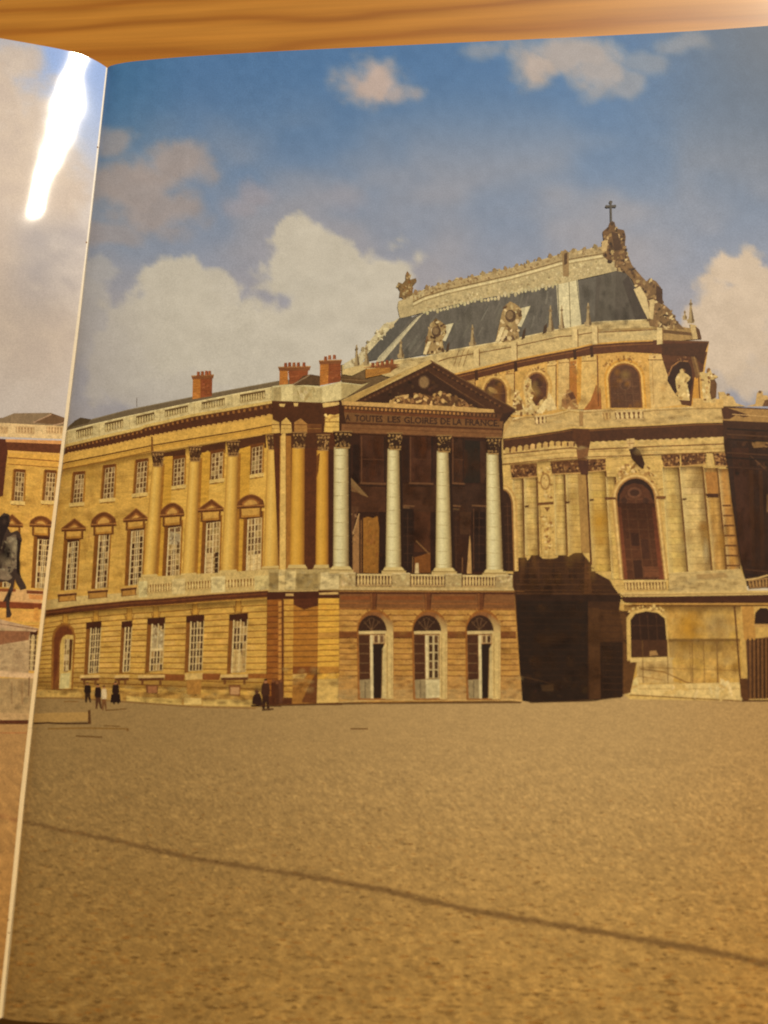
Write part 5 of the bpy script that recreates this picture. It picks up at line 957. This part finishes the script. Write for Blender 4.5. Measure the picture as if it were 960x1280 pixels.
for (xa, xb, xc, xd) in ((424, 450, 424, 449), (484, 519, 492, 519), (553, 586, 559, 586), (620, 644, 626, 650)):
    for k in range(1, 15):
        y = 762 + k * 6.9 + .002; 
        if y > 850: break
        t = (y - 762) / 110; a = xa + (xc - xa) * t; b = xb + (xd - xb) * t
        for _ in range(2): s = random.uniform(a, b - 8); P([(s, y - 6), (s + 12 if s + 12 < b else b, y - 6), (s + 12 if s + 12 < b else b, y - .6), (s, y - .6)], jit((190, 142, 74), 7))
        line([(a, y), ((a + b) / 2, y + .3), (b, y)], 1.3, (138, 94, 48)); line([(a, y + 1.5), (b, y + 1.5)], .8, (198, 146, 74))
    P([(xa, 790), (xb + 1, 790), (xb + 1, 797), (xa, 797)], (126, 76, 36)); line([(xa, 797.6), (xb + 1, 797.6)], 1, (90, 48, 22))
    P([(xc - 1, 846), (xd + 1, 846), (xd + 1.5, 864), (xc - 1, 864)], (186, 140, 78)); P([(xc - 1, 862), (xd + 1, 861), (xd + 1.5, 875), (xc - 1, 875)], (184, 144, 88)); grime(box(xc, 846, xd, 874), 14, 8, 4, [(140, 90, 42), (206, 164, 100), (206, 176, 120)], .45); grime(box(xa, 765, xb, 845), 14, 9, 6, [(130, 80, 34), (214, 160, 84)], .35)
line([(424, 877.5), (470, 875), (640, 875), (652, 876)], 2, (196, 158, 98)); line([(424, 879), (652, 877.6)], 1.2, (128, 88, 44))
def arch_door(x0, x1, xr, kind, lab):
    """opening from x0 to x1 with its pale right reveal out to xr"""
    part('arched_door', lab, 'stone', parent='portico')
    cx = (x0 + xr) / 2 - 1; r = (xr - x0) / 2
    def arc(r_, cy, n=12, ry=None, c=cx): ry = ry or r_; return [(c - r_ * math.cos(math.pi * i / n), cy - ry * math.sin(math.pi * i / n)) for i in range(n + 1)]
    P(arc(r + 1.5, 789, ry=27) + [(xr + .5, 875), (x0 - 1, 875)], (150, 96, 42))
    for i in range(1, 8): a = math.pi * i / 8; line([(cx - (r + 1) * math.cos(a), 788 - 25 * math.sin(a)), (cx - (r + 7) * math.cos(a), 788 - 30 * math.sin(a))], 1, (126, 78, 34))
    P(arc(r - .5, 789, ry=24) + [(xr, 874), (x0, 874)], (158, 108, 58)); P(arc(r - 1, 787, ry=22)[:9] + [(x1, 775), (x1, 790), (x0, 790)], (140, 92, 52)); fade([(x1 - 4, 768), (xr, 776), (xr, 792), (x1 - 2, 792)], (214, 180, 120), .1, .9)
    P([(x0 + .5, 789)] + [(p[0] - 1, p[1] + 1) for p in arc((x1 - x0) / 2 + 2, 788, ry=20, c=(x0 + x1) / 2 + 2)] + [(x1, 789)], (66, 40, 24))
    for a in (.25, .42, .58, .75): line([((x0 + x1) / 2, 788), ((x0 + x1) / 2 - 14 * math.cos(math.pi * a), 788 - 16 * math.sin(math.pi * a))], .8, (118, 86, 56))
    line([(x0 + 6, 780), ((x0 + x1) / 2, 772), (x1 - 5, 779)], .7, (104, 74, 48))
    P([(x0, 789), (x1 + 2, 788.5), (x1 + 2, 792.5), (x0, 793)], (206, 178, 124)); line([(x0, 793.2), (x1 + 2, 792.8)], 1, (120, 82, 46))
    P([(x0, 794), (x0 + 13.5, 794), (x0 + 14, 850), (x0 + 1, 851)], (84, 50, 28)); P([(x0 + 1, 850), (x0 + 15, 849), (x0 + 16, 873), (x0 + 2, 873)], (156, 134, 96)); line([(x0 + 8, 851), (x0 + 8, 872)], 1, (112, 90, 62))
    for y in (805, 817, 829, 841): line([(x0, y), (x0 + 13, y)], .9, (128, 96, 62))
    P([(x0 + 14, 794), (x0 + 17.6, 794), (x0 + 18.4, 873), (x0 + 15, 873)], (216, 194, 146)); P([(x1 + 1, 792), (xr, 790), (xr, 874), (x1 + 1, 874)], (206, 176, 116)); line([(x1 + 3.4, 795), (x1 + 3.6, 873)], 1, (164, 130, 78)); line([(xr - 2, 800), (xr - 2, 873)], 1, (180, 146, 92))
    if kind == 'open':
        window([(x0 + 18, 794), (x1, 794), (x1, 804), (x0 + 18, 804)], 2, 1, dark=(92, 62, 36), lite=(120, 86, 54), pl=.3); P([(x0 + 17.6, 805), (x1 - .5, 804.5), (x1 - 1, 812), (x1 - 2.5, 850), (x1 - 3, 873), (x0 + 18.5, 873)], (48, 30, 16)); P([(x1 - 3, 812), (x1 + 1, 805), (x1 + 2, 873), (x1 - 4, 873)], (200, 174, 120)); line([(x1 - 2.5, 812), (x1 - 3.6, 872)], 1, (130, 96, 56))
    else:
        window([(x0 + 17.5, 794), (x1, 794), (x1, 848), (x0 + 17.5, 848)], 2, 5, dark=(82, 54, 30), lite=(110, 78, 48), pl=.2, gap=.13, frame=(210, 186, 136)); P([(x0 + 15, 849), (x1 + 1, 848.5), (x1 + 1, 872), (x0 + 15, 873)], (206, 186, 140)); P([(x0 + 18, 853), (x1 - 1, 853), (x1 - 1, 869), (x0 + 18, 869)], (196, 176, 130)); line([(x0 + 15, 849), (x1 + 1, 848.6)], 1, (140, 108, 66))
arch_door(448.5, 480.5, 491.5, 'open', 'left arched portico door standing open'); arch_door(517.5, 548.5, 559, 'shut', 'middle arched portico door, closed and glazed'); arch_door(584, 614, 625.5, 'open', 'right arched portico door standing open')
use('portico'); P([(623, 560), (627, 560), (631, 714), (629, 714)], (58, 34, 19))

# ------------------------------------------------------------------ people, kerb and small shadows in the courtyard
part('printed_kerb', 'raised stone kerb slab beside the gutter', 'ground', uid='kerb')
P([(38, 893), (60, 891), (112, 890), (112, 901), (70, 903), (36, 904)], (178, 140, 82)); line([(36, 904.5), (60, 903.5), (80, 904.5), (112, 904)], 2.2, (78, 48, 22)); P([(110, 888), (113, 887), (114, 905), (110, 905)], (98, 64, 32)); part('printed_shade_mark', None, 'ground'); line([(60, 911), (100, 910), (160, 911)], 2, (140, 104, 54)); part('printed_shade_mark', None, 'ground'); line([(95, 920), (125, 921.5), (128, 921)], 1.6, (112, 78, 38)); part('printed_shade_mark', None, 'ground'); line([(130, 907), (150, 908)], 1.3, (120, 86, 42)); part('printed_shade_mark', None, 'ground'); line([(158, 912), (161, 912)], 4, (132, 96, 50)); part('printed_shade_mark', None, 'ground'); line([(132, 888), (158, 886)], 1.4, (116, 82, 40)); part('printed_shade_mark', None, 'ground'); line([(438, 911), (460, 911)], 1.6, (120, 84, 44)); part('printed_shade_mark', None, 'ground'); line([(80, 877), (98, 877)], 1.4, (138, 100, 52))
def person(lab, cx, y0, y1, w_, top, bot, skin=(170, 116, 76), stride=.25, hair=(56, 34, 20)):
    part('printed_person', lab, 'dark'); h = y1 - y0
    P([(cx - w_ * .4, y0 + h * .16), (cx - w_ * .15, y0 + h * .12), (cx + w_ * .2, y0 + h * .12), (cx + w_ * .45, y0 + h * .18), (cx + w_ * .5, y0 + h * .48), (cx + w_ * .35, y0 + h * .56), (cx - w_ * .35, y0 + h * .56), (cx - w_ * .5, y0 + h * .46)], top)
    P([(cx - w_ * .36, y0 + h * .54), (cx + w_ * .36, y0 + h * .54), (cx + w_ * (.25 + stride), y1), (cx + w_ * (.05 + stride), y1), (cx + w_ * .05, y0 + h * .72), (cx - w_ * .1, y1), (cx - w_ * .34, y1)], bot)
    ell(cx, y0 + h * .065, w_ * .2, h * .075, skin, 10); P([(cx - w_ * .2, y0 + h * .05), (cx - w_ * .12, y0 - h * .01), (cx + w_ * .14, y0 - h * .01), (cx + w_ * .2, y0 + h * .05)], hair)
person('person in dark clothes standing alone, nearest the gutter', 109.5, 853, 878, 9, (44, 24, 14), (60, 36, 20)); person('person in a dark coat walking next to the light shirt', 122.5, 855, 886, 8.5, (46, 24, 14), (90, 56, 32), stride=.35); person('person in a light shirt', 130, 857, 888, 7, (206, 180, 140), (124, 82, 46))
person('person in a dark full skirt', 144.5, 852, 880, 9, (48, 26, 15), (44, 25, 15)); P([(139, 868), (150, 867), (151, 878), (138, 878)], (42, 22, 13))
person('man in a dark suit walking by the shaded pier', 332, 849, 887, 11, (74, 42, 26), (62, 34, 20), stride=.2)
part('printed_person', 'dark seated figures at the foot of the wall left of the man in the suit', 'dark'); P([(315, 880), (316, 871), (320, 866), (325, 867), (327, 873), (328, 882)], (58, 32, 20)); ell(321, 865, 2.4, 2.8, (90, 56, 36), 8); line([(314, 882), (330, 882)], 1.5, (52, 30, 18)); 
part('printed_person', 'shaded group of people against the reddish pier', 'dark')
for x, y in ((342, 850), (347, 852), (351.5, 850)): P([(x - 3, y + 3), (x + 2, y + 3), (x + 2.6, y + 14), (x + 1.6, y + 29), (x - 2, y + 29), (x - 3, y + 14)], jit((92, 52, 30), 10)); ell(x - .4, y + 1, 1.8, 2.4, (128, 80, 48), 8)
line([(325, 882), (352, 882)], 1.3, (96, 60, 30)); line([(328, 887), (342, 886)], 1.6, (96, 62, 30))

# ------------------------------------------------------------------ left page: strip of the same palace, with the statue
def warm(c, k=1.04): return (min(255, c[0] * k + 4), c[1] * k, c[2] * k)
part('printed_palace_wing', 'strip of the yellow palace wing printed on the left page', 'course', uid='wingl', side='L')
P([(-200, 548), (0, 549), (92, 552), (92, 768), (60, 872), (-200, 872)], (204, 158, 78)); f = bil([(8, 580), (86, 590), (66, 750), (0, 750)]); blocks(f, 8, 20, (206, 160, 80), 6, .35); grime([(0, 580), (86, 590), (66, 750), (0, 750)], 40, 10, 9, [(160, 110, 46), (226, 182, 104)], .35)
part('roof', None, 'slate', parent='wingl', side='L'); P([(-200, 530), (-40, 528), (4, 522), (18, 516.5), (64, 516), (86, 526), (86, 540), (-200, 540)], (140, 116, 88)); P([(44, 528), (66, 517), (86, 524), (86, 530), (60, 530)], (116, 86, 58)); line([(42, 528), (64, 518)], 1.4, (176, 142, 112)); line([(66, 532), (86, 527)], 1.4, (180, 146, 114))
part('balustrade', None, 'stone', parent='wingl', side='L'); P([(-200, 531), (0, 528.5), (84, 533), (84, 549), (0, 546), (-200, 546)], (214, 182, 134))
for a, b in ((0, 10), (20, 43), (58, 80), (-40, -16), (-80, -56)): balusters([(a, 533), (b, 534), (b, 542), (a, 541)], 6, (164, 126, 84), (206, 172, 124))
part('cornice', None, 'dark', parent='wingl', side='L'); P([(-200, 548), (5, 549), (80, 551), (78, 567), (10, 563), (-200, 562)], (104, 58, 32)); P([(6, 549), (80, 551), (80, 555.5), (6, 552.5)], (206, 148, 92)); P([(-10, 548), (7, 549), (10, 566), (8, 580), (4, 620), (-10, 625)], (92, 48, 28)); P([(10, 563), (78, 567), (76, 584), (10, 580)], (208, 158, 76))
for k in range(17): ell(14 + k * 4, 565 + k * .2, 2, 1.5, (206, 158, 86), 6)
line([(10, 572), (76, 577)], 1.4, (140, 90, 42)); line([(10, 580), (76, 585)], 1.1, (150, 100, 46))
small_window(20.5, 31, 590, 626, -1, dx=-2.5, side='L', parent='wingl'); small_window(59, 70, 591, 625.5, -1, dx=-3, side='L', parent='wingl')
tall_window(48.5, 63, 674, 45, 58, 735, -1, side='L', parent='wingl'); tall_window(8, 20, 676, 4, 16, 734, -1, side='L', parent='wingl')
hood('t', 0, 29, 643, 655, 668, -1, side='L', parent='wingl'); hood('s', 37, 66, 644.5, 655, 669, -1, side='L', parent='wingl')
part('ledge', None, 'stone', parent='wingl', side='L'); P([(-200, 738), (0, 736), (60, 738), (58, 756), (0, 751), (-200, 751)], (206, 162, 108)); P([(33, 738), (58, 739), (57, 743), (34, 742)], (120, 66, 36)); P([(36, 743), (56, 744), (55, 750), (37, 749)], (196, 136, 78)); P([(-20, 735), (20, 736), (20, 740), (-20, 739)], (140, 80, 44))
part('string_course', None, 'dark', parent='wingl', side='L'); P([(-200, 750), (0, 751), (56, 754), (55, 762), (0, 760), (-200, 760)], (128, 66, 34)); line([(0, 751), (56, 754)], 1.2, (206, 150, 98))
use('wingl')
for k in range(14): y = 768 + k * 7; line([(20, y), (56 - k * .7, y + .5)], 1.2, (170, 116, 56))
P([(0, 762), (56, 764), (54, 778), (0, 776)], (206, 154, 80)); 
for x in (8, 43): P([(x, 760), (x + 5, 760), (x + 6, 776), (x - 1, 776)], (196, 140, 68))
low_window(36.5, 47, 793, 34.5, 44, 838, -.5, nx=3, ny=7, side='L', parent='wingl', rv=3)
part('printed_pedestal', 'pink-grey stone statue pedestal printed on the left page', 'stone', uid='ped', side='L')
P([(-200, 772), (0, 774), (50, 786), (44, 790), (30, 788), (0, 786), (-200, 784)], (186, 152, 116)); P([(-200, 784), (0, 785), (38, 789), (36, 842), (-200, 842)], (182, 152, 112)); P([(-200, 784), (38, 789), (36, 800), (0, 806), (-200, 800)], (142, 96, 64)); P([(-200, 838), (0, 838), (44, 842), (43, 848), (0, 846), (-200, 846)], (208, 172, 130)); P([(-200, 846), (43, 848), (40, 892), (-200, 893)], (172, 140, 96)); P([(-200, 890), (0, 891), (40, 892), (38, 900), (-200, 901)], (184, 148, 102)); P([(-200, 899), (0, 900), (38, 900.5), (38, 905), (-200, 904)], (96, 52, 28))
grime([(0, 806), (35, 806), (35, 838), (0, 838)], 20, 9, 5, [(160, 120, 84), (206, 170, 126)], .4); grime([(0, 850), (40, 850), (38, 890), (0, 890)], 24, 7, 9, [(140, 108, 70), (200, 168, 120)], .4); line([(15, 852), (15, 880)], 1.2, (146, 112, 74)); line([(28, 852), (28, 880)], 1.2, (146, 112, 74)); line([(37, 846), (36, 870)], 1.3, (120, 84, 54)); line([(0, 780), (48, 787)], 1, (128, 90, 62))
line([(0, 916), (34, 916)], 1.6, (170, 116, 70))
part('printed_horse_statue', 'dark bronze rearing horse printed at the left edge', 'dark', side='L')
hs = [(-60, 642), (0, 646), (5, 641), (12, 643), (13, 652), (10, 660), (14, 666), (22, 663), (26, 668), (28, 676), (24, 682), (25, 700), (24, 712), (27, 722), (33, 733), (33, 736), (26, 738), (20, 728), (19, 724), (17, 736), (13, 748), (12, 758), (15, 768), (13, 772), (8, 772), (8, 752), (4, 752), (10, 740), (14, 730), (8, 727), (0, 728), (-60, 740)]
P(hs, (70, 52, 42)); P([(9, 672), (20, 668), (23, 690), (22, 706), (14, 716), (6, 720), (2, 712), (6, 692)], (124, 106, 84)); orn([(2, 672), (22, 670), (22, 712), (0, 722)], 40, 2.6, [(146, 128, 102), (92, 74, 58), (60, 42, 34), (116, 96, 76)], 1.1); P([(0, 646), (10, 644), (12, 656), (6, 668), (0, 690)], (44, 30, 26)); P([(22, 672), (27, 676), (24, 704), (26, 720), (21, 716), (21, 690)], (46, 30, 24)); P([(0, 712), (8, 714), (16, 722), (10, 726), (0, 724)], (136, 114, 90)); [soft(*s_) for s_ in ((8, 690, 9, 16, (34, 24, 20), .8), (19, 684, 4, 14, (176, 156, 124), .7), (12, 704, 7, 6, (168, 146, 114), .6), (16, 674, 6, 4, (186, 166, 134), .7), (3, 700, 6, 10, (120, 102, 80), .7), (6, 652, 5, 6, (86, 66, 54), .8), (10, 719, 5, 3, (170, 148, 118), .6), (24, 708, 3, 12, (28, 18, 15), .8), (12, 745, 2.5, 8, (30, 20, 16), .7))]

# unprinted inner margin of the left page along the gutter
part('binding_margin', 'thin unprinted white line of paper along the gutter', 'paper', side='B')
GL = [(134.3, 80), (134, 86), (109, 320), (87.7, 500), (63.8, 700), (41.4, 900), (30.3, 1000), (13.2, 1181), (3.2, 1276)]
GW_ = [1.5, 1.6, 2.8, 4.2, 4.6, 5.2, 5.6, 6, 6.4]
for i in range(len(GL) - 1):
    (xa, ya), (xb, yb) = GL[i], GL[i + 1]; n = 10
    for k in range(n):
        t0, t1 = k / n, (k + 1) / n; w0 = GW_[i] + (GW_[i + 1] - GW_[i]) * t0; w1 = GW_[i] + (GW_[i + 1] - GW_[i]) * t1
        a = (xa + (xb - xa) * t0, ya + (yb - ya) * t0); b = (xa + (xb - xa) * t1, ya + (yb - ya) * t1)
        c = mixc((214, 204, 196), (222, 194, 150), min(1, max(0, (a[1] - 200) / 500)))
        P([(a[0] - w0, a[1]), (a[0] + .3, a[1]), (b[0] + .3, b[1]), (b[0] - w1, b[1])], c)
for x, y in ((10.5, 1150), (11.2, 1166), (122, 184), (108, 303)): part('binding_stitch', None, 'dark', side='B'); ell(x, y, 1.1, 1.3, (132, 98, 64), 6)
# ------------------------------------------------------------------ the book itself and the inks laid on it
def bisect(tr, out):
    st = [tr]
    while st:
        (p, c, lv) = st.pop()
        L = [math.hypot(p[i][0] - p[(i + 1) % 3][0], p[i][1] - p[(i + 1) % 3][1]) for i in range(3)]
        m = max(L); g = 134 - .1125 * ((p[0][1] + p[1][1] + p[2][1]) / 3 - 85); d = min(abs(q[0] - g) for q in p)
        lim = 9 if d < 70 else 26 if d < 200 else 70
        if m <= lim: out.append((p, c, lv)); continue
        i = L.index(m); j = (i + 1) % 3; k = (i + 2) % 3
        mp = ((p[i][0] + p[j][0]) / 2, (p[i][1] + p[j][1]) / 2); mc = tuple((c[i][q] + c[j][q]) / 2 for q in range(len(c[i])))
        st.append(((p[i], mp, p[k]), (c[i], mc, c[k]), lv)); st.append(((mp, p[j], p[k]), (mc, c[j], c[k]), lv))
def clip(poly, ax, val, keep_less):
    out = []; n = len(poly)
    for i in range(n):
        a, b = poly[i], poly[(i + 1) % n]; da = a[ax] - val; db = b[ax] - val
        if keep_less: da, db = -da, -db
        if da >= 0: out.append(a)
        if (da > 0 and db < 0) or (da < 0 and db > 0):
            t = da / (da - db); out.append(tuple(a[k] + (b[k] - a[k]) * t for k in range(6)))
    return out
def cells(poly, ax, knots):
    lo = min(p[ax] for p in poly); hi = max(p[ax] for p in poly); i0 = np.searchsorted(knots, lo, 'right'); i1 = np.searchsorted(knots, hi, 'left')
    if i1 <= i0: return [poly]
    res = []; rest = poly
    for i in range(i0, i1):
        a = clip(rest, ax, knots[i], True)
        if len(a) >= 3: res.append(a)
        rest = clip(rest, ax, knots[i], False)
        if len(rest) < 3: return res
    res.append(rest); return res
book = bpy.data.objects.new('open_book', None); C.objects.link(book); book.location = (0, -BOOK_H / 2, -0.02)
book['label'] = 'open book on the table showing a full-page colour photograph of a palace'; book['category'] = 'book'
IB = Matrix.Translation(-book.location)
def mesh_obj(name, verts, faces, mat, parent, cols=None, label=None):
    me = bpy.data.meshes.new(name); me.from_pydata(verts, [], faces); me.materials.append(mat)
    if cols is not None:
        at_ = me.color_attributes.new('ink', 'FLOAT_COLOR', 'CORNER'); at_.data.foreach_set('color', np.array(cols, dtype=np.float32).ravel())
    me.update(); o = bpy.data.objects.new(name, me); C.objects.link(o); o.parent = parent
    if label: o['label'] = label
    if parent is book: o.matrix_parent_inverse = IB
    return o
def emit(key):
    rec = PARTS[key]; tl = []
    for tr in rec['tris']: bisect(tr, tl)
    if not tl: return None
    px = np.array([q for t in tl for q in t[0]]); uv = surf(px)
    side = rec['side']; ulo, uhi = (0, UMAX) if side == 'R' else ((UMIN, 0) if side == 'L' else (UMIN, UMAX))
    vs, fs, cs, mi = [], [], [], []
    for i, (p, c, lv) in enumerate(tl):
        q = uv[3 * i:3 * i + 3]
        if q[:, 0].max() <= ulo or q[:, 0].min() >= uhi or q[:, 1].max() <= -BOOK_H or q[:, 1].min() >= 0: continue
        see = len(c[0]) == 4; poly = [(q[k, 0], q[k, 1]) + tuple(float(x) for x in c[k]) + (() if see else (1.0,)) for k in range(3)]
        if (q[1, 0] - q[0, 0]) * (q[2, 1] - q[0, 1]) - (q[2, 0] - q[0, 0]) * (q[1, 1] - q[0, 1]) < 0: poly.reverse()
        for ax, val, less in ((0, ulo, False), (0, uhi, True), (1, -BOOK_H, False), (1, 0, True)):
            if len(poly) >= 3: poly = clip(poly, ax, val, less)
        if len(poly) < 3: continue
        for a in cells(poly, 0, KU):
            for b in (cells(a, 1, KV) if min(z[0] for z in a) < .03 else [a]):
                n0 = len(vs); vs += [(z[0], z[1], lv * STEP) for z in b]; fs.append(tuple(range(n0, n0 + len(b)))); cs += [(z[2], z[3], z[4], z[5]) for z in b]; mi.append(1 if see else 0)
    if not fs: return None
    A_ = np.array(vs); Wd = np.stack([A_[:, 0] + np.interp(A_[:, 1], KV, KG), A_[:, 1], np.interp(A_[:, 0], KU, KZ) + A_[:, 2]], 1)
    return Wd.tolist(), fs, cs, mi
MADE = {}
for key in ORDER:
    r = emit(key)
    if r is None: print('empty part', PARTS[key]['name']); continue
    rec = PARTS[key]; par = MADE.get(rec['parent'], book) if rec['parent'] else book
    MADE[key] = mesh_obj(rec['name'], r[0], r[1], MATS[rec['mat']], par, r[2], rec['label'])
    if any(r[3]): MADE[key].data.materials.append(SOFT_INK); MADE[key].data.polygons.foreach_set('material_index', np.array(r[3], dtype=np.int32))
# paper leaves (top sheet of each side) and the block of pages below them
def leaf(u0, u1, lab):
    us = [u for u in KU if u0 - 1e-9 <= u <= u1 + 1e-9]; vs_ = list(KV); vv = []; ff = []; n = len(us)
    for off in (0, -0.00012):
        for v in vs_:
            for u in us: vv.append(lift(u, v, off))
    m = n * len(vs_)
    for j in range(len(vs_) - 1):
        for i in range(n - 1):
            a = j * n + i; ff.append((a, a + 1, a + n + 1, a + n)); ff.append((m + a, m + a + n, m + a + n + 1, m + a + 1))
    for i in range(n - 1): a = i; ff.append((a, m + a, m + a + 1, a + 1)); a = (len(vs_) - 1) * n + i; ff.append((a + 1, m + a + 1, m + a, a))
    for j in range(len(vs_) - 1): a = j * n; ff.append((a, a + n, m + a + n, m + a)); a = j * n + n - 1; ff.append((a + n, a, m + a, m + a + n))
    pc = ink((214, 190, 150)); return mesh_obj('page', vv, ff, MATS['paper'], book, [(pc[0], pc[1], pc[2], 1)] * sum(len(f_) for f_ in ff), lab)
leaf(0, UMAX, 'right page, nearly flat, covered edge to edge by the printed picture'); leaf(UMIN, 0, 'left page, bulging up from the gutter with a bright reflection on it')
def simple(name, base, rough, bands=False):
    m = bpy.data.materials.new(name); m.use_nodes = True; t = m.node_tree; b = t.nodes['Principled BSDF']; b.inputs['Roughness'].default_value = rough
    tc = nd(t, 'ShaderNodeNewGeometry'); mp = nd(t, 'ShaderNodeMapping'); mp.inputs['Scale'].default_value = (30, 30, 9000) if bands else (300, 300, 300); t.links.new(tc.outputs['Position'], mp.inputs[0])
    n = nd(t, 'ShaderNodeTexNoise'); n.inputs['Scale'].default_value = 1; t.links.new(mp.outputs[0], n.inputs['Vector'])
    r = nd(t, 'ShaderNodeValToRGB'); r.color_ramp.elements[0].color = tuple(x * .7 for x in base) + (1,); r.color_ramp.elements[1].color = tuple(base) + (1,); r.color_ramp.elements[0].position = .35; r.color_ramp.elements[1].position = .6
    t.links.new(n.outputs[0], r.inputs[0]); t.links.new(r.outputs[0], b.inputs['Base Color']); return m
edge_m = simple('page_edges', (.72, .66, .54), .7, True); cover_m = simple('cover_board', (.16, .06, .035), .4)
TBL = -0.0205
def block(u0, u1, lab):
    us = [u for u in KU if u0 - 1e-9 <= u <= u1 + 1e-9]; vs_ = [-BOOK_H + .0006] + [v for v in KV if -BOOK_H + .001 < v < -.001] + [-.0006]; vv = []; ff = []; n = len(us); m = n * len(vs_)
    for top in (True, False):
        for v in vs_:
            for u in us:
                x, y, z = lift(u, v, -.00025); vv.append((x, y, z if top else TBL + .003))
    for j in range(len(vs_) - 1):
        for i in range(n - 1): a = j * n + i; ff += [(a, a + 1, a + n + 1, a + n), (m + a, m + a + n, m + a + n + 1, m + a + 1)]
        a = j * n; ff.append((a, a + n, m + a + n, m + a)); a = j * n + n - 1; ff.append((a + n, a, m + a, m + a + n))
    for i in range(n - 1): ff.append((i, m + i, m + i + 1, i + 1)); a = (len(vs_) - 1) * n + i; ff.append((a + 1, m + a + 1, m + a, a))
    return mesh_obj('page_block', vv, ff, edge_m, book, None, lab)
block(.0005, UMAX, None) ; block(UMIN, -.0005, None)
def slab(name, x0, x1, y0, y1, z0, z1, mat, parent, bev=0):
    vv = [(x, y, z) for z in (z0, z1) for y in (y0, y1) for x in (x0, x1)]
    o = mesh_obj(name, vv, [(0, 2, 3, 1), (4, 5, 7, 6), (0, 1, 5, 4), (1, 3, 7, 5), (3, 2, 6, 7), (2, 0, 4, 6)], mat, parent)
    if bev: b = o.modifiers.new('edge', 'BEVEL'); b.width = bev; b.segments = 3
    return o
slab('cover', UMIN - .001, UMAX + .001, -BOOK_H - .0005, .0005, TBL + .0002, TBL + .0029, cover_m, book, .0006)

# ------------------------------------------------------------------ pine table
m = bpy.data.materials.new('varnished_pine'); m.use_nodes = True; t = m.node_tree; L = t.links; b = t.nodes['Principled BSDF']
g = nd(t, 'ShaderNodeNewGeometry'); mp = nd(t, 'ShaderNodeMapping'); mp.inputs['Scale'].default_value = (7, 30, 30); L.new(g.outputs['Position'], mp.inputs[0])
mp.inputs['Rotation'].default_value = (0, 0, math.radians(-3))
wv = nd(t, 'ShaderNodeTexWave', wave_type='BANDS', bands_direction='Y'); wv.inputs['Scale'].default_value = 1.0; wv.inputs['Distortion'].default_value = 7; wv.inputs['Detail'].default_value = 2.5; wv.inputs['Detail Scale'].default_value = .9; wv.inputs['Detail Roughness'].default_value = .55
L.new(mp.outputs[0], wv.inputs['Vector'])
mp2 = nd(t, 'ShaderNodeMapping'); mp2.inputs['Scale'].default_value = (14, 420, 100); L.new(g.outputs['Position'], mp2.inputs[0]); fb = nd(t, 'ShaderNodeTexNoise'); fb.inputs['Scale'].default_value = 1; fb.inputs['Detail'].default_value = 3; L.new(mp2.outputs[0], fb.inputs['Vector'])
rp_ = nd(t, 'ShaderNodeValToRGB'); e = rp_.color_ramp.elements; e[0].position = .0; e[0].color = (.28, .105, .013, 1); e[1].position = 1; e[1].color = (.41, .18, .026, 1); k = e.new(.22); k.color = (.34, .14, .018, 1)
L.new(wv.outputs[0], rp_.inputs[0])
rr = nd(t, 'ShaderNodeMapRange'); rr.inputs[1].default_value = .3; rr.inputs[2].default_value = .7; rr.inputs[3].default_value = .9; rr.inputs[4].default_value = 1.08; L.new(fb.outputs[0], rr.inputs[0])
sc_ = nd(t, 'ShaderNodeVectorMath', operation='SCALE'); L.new(rp_.outputs[0], sc_.inputs[0]); L.new(rr.outputs[0], sc_.inputs['Scale']); L.new(sc_.outputs[0], b.inputs['Base Color'])
b.inputs['Roughness'].default_value = .5; b.inputs['Specular IOR Level'].default_value = .2; b.inputs['Coat Weight'].default_value = .2; b.inputs['Coat Roughness'].default_value = .12
bp = nd(t, 'ShaderNodeBump'); bp.inputs['Strength'].default_value = .12; bp.inputs['Distance'].default_value = .0004; L.new(fb.outputs[0], bp.inputs['Height']); L.new(bp.outputs[0], b.inputs['Normal'])
tb = slab('wooden_table', -.55, .75, -.62, .42, TBL - .03, TBL, m, None, .004)
tb['label'] = 'orange-brown varnished pine table top with wavy grain under the book'; tb['category'] = 'table'
